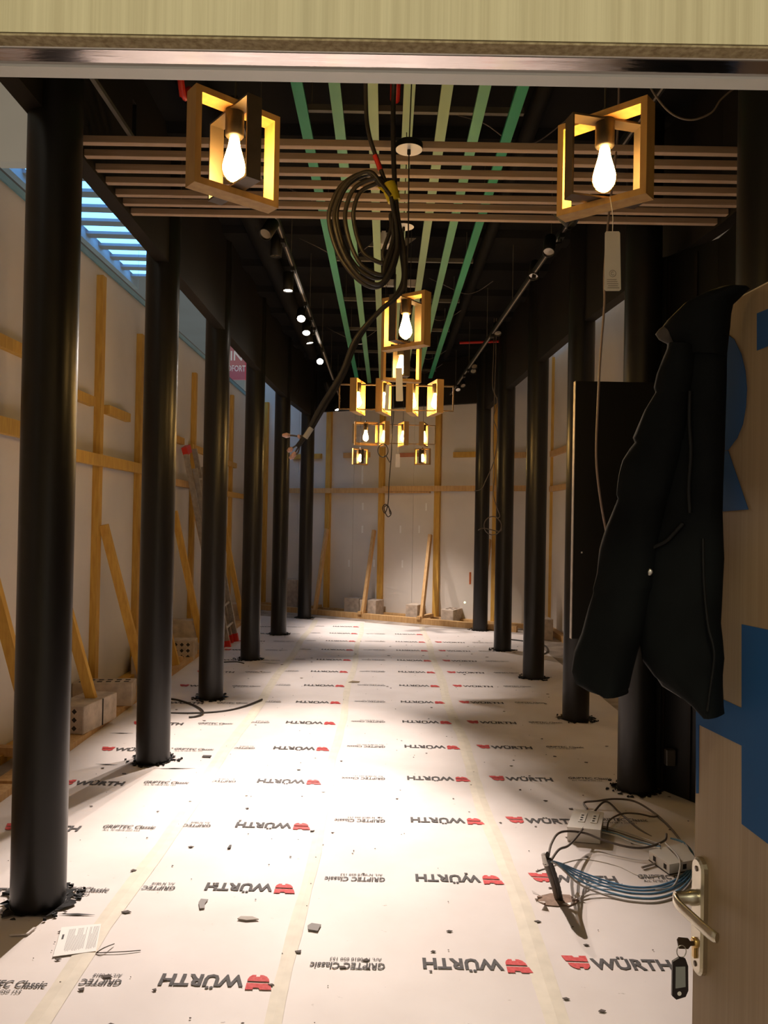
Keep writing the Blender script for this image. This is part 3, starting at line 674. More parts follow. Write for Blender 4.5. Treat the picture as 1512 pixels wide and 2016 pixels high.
# red shop sign
sp = at(472, 712, 21.0)
sg = empty('shop_sign', (sp.x, sp.y, sp.z)); tag(sg, 'red shop sign with pale lettering beyond the white wall, seen between columns', 'sign')
MB().cham((0, 0, 0), (1.5, .08, 1.0), .01).build('sign_board', M_signr, sg)
for t, hh, z, x, wv in (('IIN', .26, .02, -.33, .40), ('OFORT', .17, -.28, -.33, .50)):
    o = mobj('sign_lettering', text_mesh('sign_lettering', t, wv, hh, M_signw, bold=.01), sg, (x, -.045, z)); o.rotation_euler.x = pi/2
for x_ in (-.6, .6): MB().tube([(x_, 0, .49), (x_, 0, 6.9-sp.z)], .02, 6).build('hanging_rod', M_alu2, sg)
for px, py, w_ in ((527, 765, 'nearer'), (534, 770, 'farther')):
    q = at(px, py, 21.0); o = MB().lathe([(.14, 0), (.13, -.03), (.001, -.035)], 16).build('ceiling_downlight', mat('lit_downlight', (1, 1, 1), .4, emit=(.95, 1, 1), estr=4)); o.location = q
    tag(o, w_+' of two small bright round downlights in the mall ceiling beyond the wall', 'downlight', 'mall downlights')

# ceiling luminaire of the mall walkway outside the doorway, over the photographer
ml = empty('mall_luminaire', (-.3, -1.5, 3.9)); tag(ml, 'square ceiling luminaire of the mall walkway outside the doorway', 'luminaire')
MB().cham((0, 0, .06), (.64, .64, .10), .01).build('housing', M_white, ml); MB().box((0, 0, .006), (.58, .58, .006)).build('diffuser', mat('lit_diffuser', (1, 1, .9), .5, emit=(1, .93, .62), estr=19), ml)
MB().tube([(0, 0, .11), (0, 0, 1.2)], .01, 6).build('suspension_rod', M_alu, ml)

# ================================================================== THINGS ON THE FLOOR
def block(name, p, rz, size, label, holes='top', group='masonry blocks along the walls', nx=6, ny=2, m=M_block):
    L_, W_, H_ = size; root = empty(name, p, rz); tag(root, label, 'block', group)
    MB().cham((0, 0, H_/2), (L_, W_, H_), .006).build('body', m, root)
    b = MB()
    if holes == 'top':
        for i in range(nx):
            for j in range(ny): MB().box(((i+.5)/nx*L_*.9-L_*.45, ((j+.5)/ny-.5)*W_*.75, H_+.0005), (L_/nx*.5, W_/ny*.35, .002)).build('core_hole', M_hole, root)
    elif holes == 'end':
        for i in range(nx):
            for j in range(ny):
                y, z = ((i+.5)/nx-.5)*W_*.8, (j+.5)/ny*H_*.9+H_*.05; s = min(W_/nx, H_/ny)*.30
                MB().prism([(y-s, z), (y, z-s), (y+s, z), (y, z+s)], (.002, 0, 0), (-L_/2-.001, 0, 0), (0, 1, 0), (0, 0, 1)).build('core_hole', M_hole, root)
    elif holes == 'side':
        for i in range(nx):
            for j in range(ny):
                x, z = ((i+.5)/nx-.5)*L_*.85, (j+.5)/ny*H_*.9+H_*.05; s = min(L_/nx, H_/ny)*.30
                MB().prism([(x-s, z), (x, z-s), (x+s, z), (x, z+s)], (0, .002, 0), (0, -W_/2-.001, 0), (1, 0, 0), (0, 0, 1)).build('core_hole', M_hole, root)
    if holes == 'end':
        MB().box((L_*.05, -W_/2-.002, H_/2), (.012, .006, H_*.98)).build('joint', M_hole, root)
    return root
p = on_floor(167, 1448); block('hollow_block', (-2.315, 6.03, .045), radians(81), (.50, .25, .21), 'pale hollow block with cores in its end lying on the plank behind the first column', 'end', nx=2, ny=3)
bl2 = block('hollow_block', (-2.42, 6.72, .045), radians(8), (.50, .20, .20), 'pale hollow block with holes on top behind the leaning brace', 'top')
block('hollow_block', (-2.45, 8.05, .0), radians(6), (.30, .25, .24), 'plain grey block by the white wall behind the second column', None)
block('hollow_block', (-2.43, 9.12, .0), radians(3), (.42, .24, .235), 'perforated block with a grid of holes facing the hall by the brace', 'side', nx=5, ny=3)
block('hollow_block', (-2.44, 9.62, .0), radians(3), (.40, .22, .40), 'tall grey block standing behind the perforated one', None)
block('hollow_block', (-2.42, 12.4, .0), radians(5), (.40, .24, .30), 'grey block near the corner of the white walls', None)
for px, py, w_, h_, hh, lab in ((699, 1208, .30, .30, .30, 'grey block by the far wall left of the middle brace foot'), (731, 1213, .32, .30, .30, 'grey block by the far wall just right of the middle brace foot'), (758, 1208, .20, .26, .32, 'small grey block behind another at the far wall'),
                            (818, 1219, .22, .32, .27, 'brown grey block beside the brace below the second far stud'), (845, 1214, .2, .3, .28, 'block behind the brace foot below the second far stud'), (890, 1226, .22, .40, .24, 'grey ribbed block near the far column on the jacket side'), (576, 1196, .35, .3, .55, 'stacked grey block behind the last column on the ladder side')):
    q = on_floor(px, py+3); block('masonry_block', (q.x, q.y+.12, .0), radians(-27), (w_, h_, hh), lab, 'top' if px == 890 else None, nx=2, ny=2)
q = on_floor(1022, 1247); block('masonry_block', (2.30, 11.3, .0), radians(3), (.28, .4, .30), 'grey block against the white wall on the jacket side', None)
# tiny green lamp on the far block
q = at(915, 1186, 12.35); o = MB().lathe([(.001, -.015), (.012, -.01), (.014, .0), (.010, .01), (.001, .014)], 12, cap=False).build('indicator_lamp', mat('green_led', (.6, 1, .2), .4, emit=(.7, 1, .25), estr=6)); o.location = q
tag(o, 'tiny glowing green lamp on the ribbed block at the far wall', 'lamp')

# ladder leaning on the left hoarding
lb = on_floor(452, 1281); lt = Vector((-2.53, 9.85, at(376, 880, 9.85).z)); lb = Vector((-2.06, 10.15, 0))
ld = empty('folding_ladder', lb); tag(ld, 'folded aluminium ladder with red caps and feet leaning on the white wall', 'ladder')
ax = (lt-lb); Lh = ax.length; ax = ax.normalized(); sd = Vector((.12, .99, 0)); sd = (sd-ax*sd.dot(ax)).normalized(); nn = ax.cross(sd).normalized()
for layer in range(2):
    o_ = nn*(-.06*layer)+sd*(.05*layer)
    for s in (-.17, .17):
        a_ = o_+sd*s+ax*.03; b_ = o_+sd*s+ax*(Lh-.03-.25*layer)
        MB().bar(a_, b_, .026, .065, up=nn).build('stile', M_alu2, ld)
        MB().bar(a_-ax*.05, a_+ax*.06, .034, .075, up=nn).build('foot', M_redp, ld)
    for k in range(9):
        c_ = o_+ax*(.25+k*.28-.0)
        if .25+k*.28 < Lh-.3: MB().bar(c_-sd*.16, c_+sd*.16, .028, .028, up=nn).build('rung', M_alu2, ld)
MB().bar(sd*(-.19)+ax*(Lh-.05), sd*(-.04)+ax*(Lh-.02), .07, .10, up=ax).build('top_cap', M_redp, ld)
MB().tube(spline([sd*(.1)+ax*(Lh-.15)+nn*.08, sd*.14+ax*(Lh*.75)+nn*.1, sd*.1+ax*(Lh*.6)+nn*.08], 5), .006, 6).build('stay_strap', M_cable, ld)

# black board on the jacket side, black base unit behind the door
pb0 = at(1134, 750, 4.55); pb1 = at(1134, 1258, 4.55)
bp = empty('black_board', ((pb0.x+1.72)/2, 4.55, pb1.z)); tag(bp, 'tall black panel with a pale edge fixed before the columns behind the jacket', 'panel')
hb = pb0.z-pb1.z; wb = 1.72-pb0.x
MB().cham((0, .02, hb/2), (wb, .04, hb), .003).build('panel', mat('black_laminate', (.005, .0045, .0045), .35, var=.2, vscale=3), bp)
MB().box((-wb/2-.002, .02, hb/2), (.004, .042, hb)).build('pale_edge', M_alu2, bp)
MB().box((-wb/2+.05, -.001, hb*.335), (.008, .003, .010)).build('screw_head', M_tag, bp)
for s in (.25, .75): MB().box((wb/2-.12, .16, hb*s), (.05, .24, .05)).build('mounting_bracket', M_black, bp)
M_part = mat('black_partition_board', (.004, .004, .004), .5, var=.2, vscale=3, spec=.3)
wp = swept_wall('wall_partition', [(1.625, 5.085), (1.80, 4.96), (1.99, 4.62), (1.985, 1.3)], 0.0, ZB-.002, .03, M_part)
for x, y in ((1.80, 4.925), (1.90, 4.75)): MB().box((x, y, 1.7), (.02, .02, 3.38), Matrix.Rotation(-1.06, 3, 'Z')).build('edge_profile', M_fascia, wp)
q = at(1298, 1490, 4.85); MB().cham((1.815, 4.85, q.z), (.06, .05, .10), .006).build('junction_box', mat('dark_grey_plastic', (.05, .045, .04), .4), wp)

# --- floor box clutter
def cable(name, pts, r, m, label, group=None, k=7, cat='cable', n=7):
    o = MB().tube(spline(pts, k), r, n).build(name, m); tag(o, label, cat, group); return o
def fl(px, py, z=0.0): return on_floor(px, py, z)
# torn patch with conduit
pc = fl(1095, 1775)
hp = empty('torn_hole', (pc.x, pc.y, .0045)); tag(hp, 'torn brown hole in the fleece where the corrugated conduit comes up', 'hole')
rnd = random.Random(5)
MB().prism([((.085+.03*rnd.random()-.02*(k % 2))*cos(2*pi*k/15), (.05+.02*rnd.random())*sin(2*pi*k/15)) for k in range(15)], (0, 0, .003)).build('torn_patch', M_hole_dirt, hp)
for k in range(5):
    a = k*1.25; c_ = Vector((.07*cos(a), .04*sin(a), .004))
    MB().prism([(0, 0), (.05, .01), (.03, .035)], (0, 0, .002), c_, (cos(a), sin(a), .3), (-sin(a), cos(a), .25)).build('torn_flap', M_fleece, hp)
c0 = fl(1098, 1770, .005); c1_ = at(1074, 1697, c0.y-.05)
b = MB(); path = spline([c0, c0.lerp(c1_, .5)+Vector((.004, 0, 0)), c1_], 16); rr = [.0145 if i % 2 else .0125 for i in range(len(path))]
b.tube(path, rr, 10); cdt = b.build('corrugated_conduit', M_cableg); tag(cdt, 'dark corrugated conduit standing out of the torn floor hole', 'conduit')
MB().tube([path[-4], c1_+Vector((-.004, 0, .03)), c1_+Vector((.006, -.01, .034))], .016, 8).build('conduit_tape', M_alu, cdt)
o = MB().tube(spline([c0+Vector((.012, -.01, 0)), c0.lerp(c1_, .5)+Vector((.02, -.01, 0)), c1_+Vector((.012, -.008, .02))], 10), [.012 if i % 2 else .0105 for i in range(21)], 8).build('conduit', M_cable); tag(o, 'second black conduit beside the corrugated one', 'conduit')
# white socket box
sb0, sb1, sb2, sb3 = fl(1117, 1628, .08), fl(1182, 1634, .08), fl(1188, 1600, .08), fl(1131, 1593, .08)
sx = empty('socket_box', fl(1152, 1640)); tag(sx, 'white double socket box lying on the fleece with wires running out', 'socket box')
O = Vector(sx.location); tops = [sb0, sb1, sb2, sb3]
b = MB(); vs = [Vector((p.x, p.y, .006)) for p in tops]+[Vector((p.x, p.y, .074)) for p in tops]
b.add([v-O for v in vs], [(0, 1, 2, 3), (4, 5, 6, 7), (0, 1, 5, 4), (1, 2, 6, 5), (2, 3, 7, 6), (3, 0, 4, 7)]); b.build('back_box', M_white, sx)
cen = sum(tops, Vector())/4
b = MB(); vt = [cen+(p-cen)*1.03 for p in tops]; b.add([Vector((p.x, p.y, .075))-O for p in vt]+[Vector((p.x, p.y, .082))-O for p in vt], [(3, 2, 1, 0), (4, 5, 6, 7), (0, 1, 5, 4), (1, 2, 6, 5), (2, 3, 7, 6), (3, 0, 4, 7)]); b.build('face_plate', M_white, sx)
ue = (sb1-sb0); ve = (sb3-sb0)
for fu in (.36, .74):
    g = MB(); c_ = sb0+ue*fu+ve*.52; g.prism([(-.10, -.22), (.10, -.22), (.10, .26), (-.10, .26)], (0, 0, .003), Vector((c_.x, c_.y, .0822))-O, ue, ve); sk = g.build('socket_face', M_tag, sx)
    b = MB()
    for i in range(3): b.prism([(-.06, -.16+i*.13), (.02, -.16+i*.13), (.02, -.11+i*.13), (-.06, -.11+i*.13)], (0, 0, .001), Vector((c_.x, c_.y, .0853))-O, ue, ve)
    b.build('socket_slots', M_hole, sk)
# white network socket box
n0, n1, n2, n3 = fl(1278, 1672, .06), fl(1318, 1700, .06), fl(1372, 1690, .06), fl(1345, 1657, .06)
nx_ = empty('network_box', fl(1322, 1712)); tag(nx_, 'white network outlet box with dark ports lying behind the door edge', 'outlet box'); O = Vector(nx_.location)
b = MB(); vs = [Vector((p.x, p.y, .008)) for p in (n0, n1, n2, n3)]+[Vector((p.x, p.y, .055)) for p in (n0, n1, n2, n3)]
b.add([v-O for v in vs], [(0, 1, 2, 3), (4, 5, 6, 7), (0, 1, 5, 4), (1, 2, 6, 5), (2, 3, 7, 6), (3, 0, 4, 7)]); b.build('housing', M_white, nx_)
b = MB(); c_ = (n0+n1+n2+n3)/4; vt = [c_+(p-c_)*1.02 for p in (n0, n1, n2, n3)]
b.add([Vector((p.x, p.y, .004))-O for p in vt]+[Vector((p.x, p.y, .009))-O for p in vt], [(3, 2, 1, 0), (4, 5, 6, 7), (0, 1, 5, 4), (1, 2, 6, 5), (2, 3, 7, 6), (3, 0, 4, 7)]); b.build('base_frame', M_cable, nx_)
for a_, b_, f_ in ((n0, n1, .28), (n0, n1, .80), (n1, n2, .55)):
    d_ = (b_-a_); nrm = Vector((d_.y, -d_.x, 0)).normalized(); q_ = a_+d_*f_; h_ = .011/d_.length
    MB().prism([(-h_, -.012), (h_, -.012), (h_, .012), (-h_, .012)], nrm*.001, Vector((q_.x, q_.y, .032))-O+nrm*.0005, d_, (0, 0, 1)).build('port', M_hole, nx_)
o = MB().tube([fl(1264, 1708, .012), fl(1290, 1700, .012)], .006, 8).build('wire_sleeve', M_alu2); tag(o, 'short grey metal sleeve lying before the network box', 'sleeve')
# cables of the floor outlet
ct = c1_+Vector((.008, -.005, .01))
CG = 'cables of the floor outlet'
cable('power_cable', [ct, at(1086, 1660, 3.75), at(1105, 1638, 3.95), at(1150, 1640, 4.05), at(1190, 1655, 4.0), fl(1240, 1668, .05), fl(1275, 1668, .05), fl(1308, 1655, .06), fl(1312, 1642, .07)], .006, M_cableg, 'grey brown power cable arching from the conduit towards the network box', CG)
cable('power_cable', [ct+Vector((.01, 0, -.01)), at(1100, 1673, 3.7), at(1120, 1664, 3.85), at(1143, 1638, 4.05), at(1165, 1605, 4.3), at(1192, 1578, 4.5), at(1220, 1600, 4.5), at(1255, 1630, 4.3), at(1283, 1648, 4.2)], .006, M_cableg, 'grey brown power cable looping over the socket box', CG)
cable('power_cable', [fl(1156, 1592, .03), fl(1150, 1580, .03), fl(1175, 1577, .04), fl(1210, 1573, .05), fl(1250, 1578, .04), fl(1290, 1602, .02), fl(1320, 1630, .012), fl(1340, 1655, .012)], .006, M_cableg, 'grey brown power cable curving behind the socket box to the door', CG)
cable('power_cable', [fl(1195, 1635, .03), fl(1200, 1615, .04), fl(1225, 1602, .05), fl(1255, 1602, .04), fl(1285, 1608, .02), fl(1296, 1606, .02)], .005, M_cableg, 'short grey brown cable bowed between the socket box and the wire bundle', CG)
for i in range(4):
    o_ = i*4; cable('wire_bundle', [fl(1185, 1626+o_, .03), fl(1215, 1634+o_, .02), fl(1245, 1643+o_*1.3, .02), fl(1280, 1655+o_, .03), fl(1300, 1662+o_*.6, .06)], .0035, (M_paleb, M_cableg, M_blue, M_tag)[i], ('pale grey', 'brown', 'blue', 'white')[i]+' thin wire of the bundle tied between the two white boxes', CG, n=5)
for i, (dy, m) in enumerate(((0, M_blue), (7, M_blue), (15, M_blue), (26, M_blue), (36, M_paleb))):
    cable('network_cable', [ct+Vector((.004*i, -.004*i, 0)), at(1104, 1700+i*2, 3.55), fl(1140, 1715+dy*.7, .05), fl(1190, 1733+dy*.8, .012), fl(1245, 1746+dy*.8, .006), fl(1300, 1743+dy*.9, .006), fl(1345, 1722+dy*.9, .008), fl(1366, 1690+dy*.7, .012), fl(1350, 1662, .05), fl(1320, 1650, .06)], .0045, m, ORD[i]+' from the inside of the blue network cables bowed from conduit to network box' if m is M_blue else 'pale cable swept in the widest bow on the fleece', CG, n=6)
cable('network_cable', [fl(1310, 1660, .07), fl(1336, 1688, .07), fl(1338, 1715, .04), fl(1325, 1745, .01), fl(1290, 1752, .006)], .0045, M_paleb, 'pale cable drooping over the front of the network box', CG, n=6)
cable('network_cable', [fl(1055, 1715, .006), fl(1100, 1702, .004), fl(1150, 1692, .004), fl(1215, 1705, .004), fl(1260, 1725, .004), fl(1300, 1725, .004)], .003, mat('dusty_white_wire', (.62, .57, .52), .6), 'dusty white wire lying flat behind the conduit', CG, n=5)
# black cables near the left columns
cable('floor_cable', [fl(318, 1404), fl(380, 1404, .008), fl(440, 1400, .008), fl(480, 1391, .01), fl(516, 1377, .02)], .009, M_cable, 'black cable lying on the fleece between the second and third columns', None)
cable('floor_cable', [fl(320, 1375, .01), fl(350, 1378, .01), fl(385, 1390, .012), fl(400, 1402, .02), fl(388, 1410, .01), fl(372, 1412, .01)], .009, M_cable, 'short hooked black cable crossing the longer one on the fleece', None)
cable('floor_cable', [fl(436, 1304, .006), fl(465, 1303, .006), fl(480, 1306, .006)], .008, M_cable, 'short black cable at the foot of the ladder side column', None)
cable('floor_cable', [fl(1004, 1259, .01), fl(1030, 1262, .01), fl(1070, 1270, .01), fl(1078, 1282, .01), fl(1070, 1288, .01)], .010, M_cable, 'black cable curling round the column foot on the jacket side', None)
# paper sheet and scraps
pp = [fl(104, 1887), fl(189, 1876), fl(199, 1822), fl(121, 1829)]; O = pp[0]
ps_ = empty('paper_sheet', (O.x, O.y, ZP+.001)); tag(ps_, 'white printed paper sheet lying on the fleece beside the first column', 'paper')
L0 = Vector(ps_.location); b = MB(); b.add([Vector((p.x, p.y, z))-Vector((L0.x, L0.y, 0)) for z in (0, .0012) for p in pp], [(3, 2, 1, 0), (4, 5, 6, 7), (0, 1, 5, 4), (1, 2, 6, 5), (2, 3, 7, 6), (3, 0, 4, 7)]); b.build('sheet', mat('bright_paper', (.82, .79, .76), .7), ps_)
uu, vv = pp[1]-pp[0], pp[3]-pp[0]; b = MB()
for i in range(26):
    if i in (16, 17): continue
    u_ = .22+i*.029; l0 = .10+.06*rnd.random(); l1 = .88-.25*(rnd.random() < .25)
    b.prism([(u_, l0), (u_+.010, l0), (u_+.010, l1), (u_, l1)], (0, 0, .0003), (0, 0, .0013), uu, vv)
b.build('text_lines', M_greyink, ps_)
b = MB(); b.prism([(.08, .55), (.13, .55), (.13, .72), (.08, .72)], (0, 0, .0003), (0, 0, .0013), uu, vv); b.build('printed_mark', M_ink, ps_)
cable('twig_wire', [fl(189, 1876, .004), fl(205, 1866, .02), fl(225, 1858, .01)], .0022, M_cableg, 'thin bent wire at the corner of the paper sheet', None, cat='wire', n=5)
cable('twig_wire', [fl(189, 1876, .006), fl(235, 1874, .008), fl(277, 1871, .006)], .0018, M_cableg, 'long thin straight wire beside the paper sheet', None, cat='wire', n=5)
def scrap(px, py, pts, m, lab, z=.004):
    q = fl(px, py); o = MB().prism(pts, (0, 0, z)).build('floor_scrap', m); o.location = (q.x, q.y, ZP+.0005); tag(o, lab, 'scrap')
scrap(617, 1829, [(-.02, -.02), (.02, -.03), (.03, .02), (-.01, .03), (-.025, .01)], M_greyink, 'small grey square scrap on the bright floor patch')
scrap(398, 1782, [(-.018, .01), (.0, -.045), (.02, -.04), (.012, .0), (.018, .035), (-.015, .04)], M_greyink, 'dark torn scrap beside the printed logo near the first column', .003)
scrap(486, 1813, [(-.04, .0), (.0, -.01), (.05, 0), (.02, .02), (-.03, .02)], mat('grey_dust', (.45, .40, .36), .9), 'grey smear of dust between two scraps')
scrap(407, 1491, [(-.03, -.015), (.03, -.02), (.03, .02), (-.03, .02)], M_ink, 'small dark scrap beside the second column')
scrap(452, 1670, [(-.008, -.02), (.008, -.015), (.006, .02), (-.004, .02)], M_ink, 'tiny black crumb between two columns of print')
scrap(697, 1344, [(-.06, -.03), (.05, -.02), (.06, .03), (-.02, .05)], mat('brown_scrap', (.25, .19, .12), .9), 'brown scrap lying across the middle tape seam')
scrap(45, 1838, [(-.04, -.03), (.03, -.02), (.04, .03), (.0, .02)], M_fleece, 'curled white fleece flap before the first column', .006)
for a_, b_, w_ in (((115, 1801), (187, 1803), 'beside the foot of the first column'), ((302, 1514), (385, 1514), 'running from the second column to the middle'), ((188, 1505), (232, 1507), 'between the second column and the plank'), ((216, 1444), (262, 1445), 'behind the second column near the hollow block'), ((512, 1305), (548, 1307), 'beside the column next to the ladder')):
    p0, p1 = fl(*a_), fl(*b_); o = MB().prism([(0, -.004), (.5, -.008), (1, -.001), (.5, .006)], (0, 0, .0006), (p0.x, p0.y, ZP), p1-p0, (0, 1, 0)).build('knife_cut', M_black); tag(o, 'thin dark knife cut in the fleece '+w_, 'cut', 'knife cuts in the fleece')

# ================================================================== HANGING CABLES
cc = empty('cable_coil', at(715, 560, 2.4)); tag(cc, 'coiled thick black cable hanging from the ceiling, bound with yellow tape', 'cable')
O = Vector(cc.location)
def cp(px, py, dy=0.): return at(px, py, 2.4+dy)-O
def coil(pts, r=.0068, nm='cable'): MB().tube(spline(pts, 8), r, 8).build(nm, M_cable, cc)
coil([at(782, 130, 2.1)-O+Vector((0, 0, .25)), cp(776, 160), cp(774, 250), cp(776, 340), cp(782, 420), cp(796, 500), cp(796, 560), cp(780, 585), cp(745, 615), cp(700, 668), cp(672, 735), cp(632, 800), cp(606, 850), cp(585, 880)], .0078)
coil([at(716, 130, 2.3)-O+Vector((0, 0, .25)), cp(720, 190), cp(726, 262), cp(744, 318), cp(762, 368), cp(776, 410, -.01)])
coil([cp(778, 420, .02), cp(790, 500, .02), cp(793, 552, .02), cp(772, 590, .02), cp(740, 620, .02), cp(702, 676, .015), cp(676, 740, .015), cp(640, 800, .012), cp(612, 848, .01)], .006)
for i, (lx, rx, ty, by, dy) in enumerate(((647, 785, 340, 566, .0), (657, 783, 338, 560, -.018), (662, 779, 344, 548, .016), (678, 776, 352, 541, -.01), (694, 772, 362, 519, .01))):
    mx_ = (lx+rx)/2
    coil([cp(768+i, 385, dy), cp(752, 360-4*i+8, dy), cp(mx_+6, ty, dy), cp(lx+(mx_-lx)*.40, ty+(by-ty)*.10, dy), cp(lx+3, ty+(by-ty)*.31, dy), cp(lx+3, ty+(by-ty)*.49, dy*1.5), cp(lx+(mx_-lx)*.32, ty+(by-ty)*.73, dy), cp(mx_-12, by-16, dy), cp(mx_+24, by, dy), cp(rx-18, by-22, dy), cp(rx-2, by-70, dy), cp(rx-3, min(ty+100, by-95), dy), cp(776, 420, dy), cp(770, 388, dy)])
b = MB(); a_, d_ = cp(765, 362), cp(776, 396); b.tube([a_, a_.lerp(d_, .33), a_.lerp(d_, .66), d_], [.022, .024, .023, .021], 10); b.build('yellow_tape', M_yel, cc)
MB().prism([(-.012, -.008), (-.034, .008), (0, .012)], (0, .002, 0), cp(764, 374, -.02), (1, 0, 0), (0, 0, 1)).build('tape_tail', M_yel, cc)
MB().tube([cp(738, 306), cp(744, 320), cp(749, 335)], .0082, 8).build('red_tape', M_redp, cc)
MB().tube([cp(613, 842), cp(600, 862)], .0095, 8).build('grey_tape', M_paleb, cc)
for pts in ([(598, 862), (580, 858), (562, 857)], [(596, 868), (582, 878), (570, 886)], [(592, 872), (585, 884), (578, 896)], [(600, 860), (594, 858), (588, 860)], [(590, 878), (586, 892), (574, 900)]):
    wv_ = [cp(*q) for q in pts]; MB().tube(spline(wv_, 4), .0028, 6).build('wire_core', M_cableg, cc)
    MB().tube([wv_[-1]-(wv_[-1]-wv_[-2])*.5, wv_[-1]-(wv_[-1]-wv_[-2])*.1, wv_[-1]+(wv_[-1]-wv_[-2])*.35], [.005, .0085, .004], 8).build('wire_end_tape', M_pinkt, cc)
hc = cable('hanging_cable', [(1.05, 3.6, ceil_z-.003), (1.06, 3.6, 3.6), at(1198, 430, 3.6), at(1190, 540, 3.6), at(1190, 600, 3.6), at(1182, 700, 3.6), at(1177, 800, 3.6), at(1174, 900, 3.6), at(1181, 975, 3.6), at(1193, 1045, 3.6), at(1197, 1070, 3.6)], .0055, mat('grey_pink_cable', (.20, .15, .14), .5), 'thin grey cable hanging behind the card tag down to the jacket sleeve', None)
MB().cham(at(1200, 1056, 3.6), (.022, .02, .05), .003).build('connector', M_white, hc)
cable('hanging_cable', [(at(775, 812, 7.2).x, 7.2, ceil_z-.003), at(775, 700, 7.2), at(775, 812, 7.2), at(772, 850, 7.2), at(770, 900, 7.2), at(766, 950, 7.2), at(764, 990, 7.2), at(758, 1010, 7.2), at(753, 1000, 7.2), at(760, 993, 7.2), at(770, 1010, 7.2), at(763, 1017, 7.2), at(756, 1000, 7.2), at(764, 996, 7.2), at(768, 1012, 7.2)], .0048, M_cable, 'thin black cable hanging to a small knot before the far wall', None)
cable('hanging_cable', [(at(770, 905, 7.6).x, 7.6, ceil_z-.003), at(772, 800, 7.6), at(770, 905, 7.6)]+[at(754+10*cos(a), 887+13*sin(a), 7.6) for a in [.9+2*pi*k/10 for k in range(18)]], .005, M_cable, 'looped black cable under the farther chandelier', None, k=3)
for pts, lab in (([(972, 690), (970, 760), (979, 790), (972, 822), (979, 850), (977, 885), (970, 915), (957, 945), (948, 962), (934, 967)], 'thin cable with a bare white end hanging by the far columns'),
                 ([(976, 700), (973, 790), (971, 880), (974, 930), (971, 970), (977, 995), (984, 1015)]+[(970+17*cos(a), 1035+18*sin(a)) for a in [-.9+2*pi*k/12 for k in range(28)]]+[(953, 1040), (941, 1044)], 'thin cable ending in a round coil between the far columns')):
    cable('hanging_cable', [(at(*pts[0], 9.7).x, 9.7, ceil_z-.002)]+[at(x, y, 9.7+.0008*j) for j, (x, y) in enumerate(pts)], .006, M_cableg, lab, None)
cable('hanging_cable', [at(1268, 140, 3.0), at(1285, 180, 3.0), at(1320, 222, 3.0), at(1360, 236, 3.0), at(1400, 222, 3.0), at(1420, 195, 3.0), at(1450, 170, 3.0)], .004, M_cableg, 'thin wire sagging under the ceiling beside the tagged pendant', None)
for i in range(9):      # loose wires between the laths
    rnd2 = random.Random(40+i); y = 3.6+i*1.05; x = rnd2.choice((-.45, .2, .55, .75)); z = 4.06
    cable('ceiling_wire', [(x-.35, y, z+.1), (x-.2, y-.1, z+.0), (x, y+.05, z-.06+.05*rnd2.random()), (x+.15, y+.1, z-.0), (x+.3, y, z+.08)], .004, M_cableg, 'loose thin wire drooping among the green ceiling laths, '+ORD[i]+' from the doorway', 'loose ceiling wires', n=5)

# ================================================================== JACKET on the door corner
JA = Vector((.519, 1.185, 0)); JD = Vector((-.22, .20, 0)).normalized(); JN = Vector((-JD.y, JD.x, 0))
if JN.y > 0: JN = -JN
def on_j(px, py, off=0.):
    r = ray(px, py); o = JA+JN*off; t = (o-EYE).dot(JN)/r.dot(JN); return EYE+r*t
JAC = empty('hooded_jacket', on_j(1380, 1405)); tag(JAC, 'black quilted hooded jacket hung over the corner of the open door', 'jacket'); JO = Vector(JAC.location)
def loft(rows, thick, name, m, n=18, quilt=None, off=0.):
    vs = []
    fine = []
    for i in range(len(rows)-1):
        for t in range(4): fine.append(tuple(rows[i][c]+(rows[i+1][c]-rows[i][c])*t/4 for c in range(len(rows[0]))))
    fine.append(rows[-1])
    for r in fine:
        y0, xl, xr = r[0], r[1], r[2]; yr = r[3] if len(r) > 3 else y0; th = thick*(r[4] if len(r) > 4 else 1)
        a, c = on_j(xl, y0, off), on_j(xr, yr, off); mid = (a+c)/2; h = (c-a)/2
        if quilt: th *= .80+.25*abs(sin(quilt*(y0-570)))**.7
        for k in range(n):
            an = 2*pi*k/n; ca, sa = cos(an), sin(an)
            wr = 1+.05*sin(7*an+y0*.03)
            vs.append(mid+h*(abs(ca)**.8*(1 if ca > 0 else -1))+JN*th*(abs(sa)**.8*(1 if sa > 0 else -1))*wr-JO)
    m_ = len(fine); b = MB()
    b.add(vs, [(i*n+k, i*n+(k+1) % n, i*n+n+(k+1) % n, i*n+n+k) for i in range(m_-1) for k in range(n)], True)
    b.add(vs[:n], [tuple(range(n))], True); b.add(vs[-n:], [tuple(range(n))], True)
    return b.build(name, m, JAC)
loft([(655, 1330, 1432), (690, 1324, 1429), (734, 1318, 1428), (778, 1312, 1427), (825, 1302, 1426), (880, 1290, 1425), (950, 1276, 1422), (1007, 1266, 1421), (1100, 1258, 1425), (1147, 1256, 1422), (1228, 1258, 1418), (1262, 1262, 1422), (1298, 1268, 1425), (1330, 1292, 1421, 1333), (1352, 1322, 1420, 1360), (1385, 1366, 1420, 1390), (1409, 1392, 1420, 1409)], .030, 'body', M_jacket, quilt=None, off=.012)
loft([(1300, 1285, 1405), (1330, 1290, 1408), (1350, 1303, 1408), (1372, 1340, 1408), (1392, 1375, 1408), (1400, 1385, 1405)], .012, 'lining', M_jack2, off=-.02)
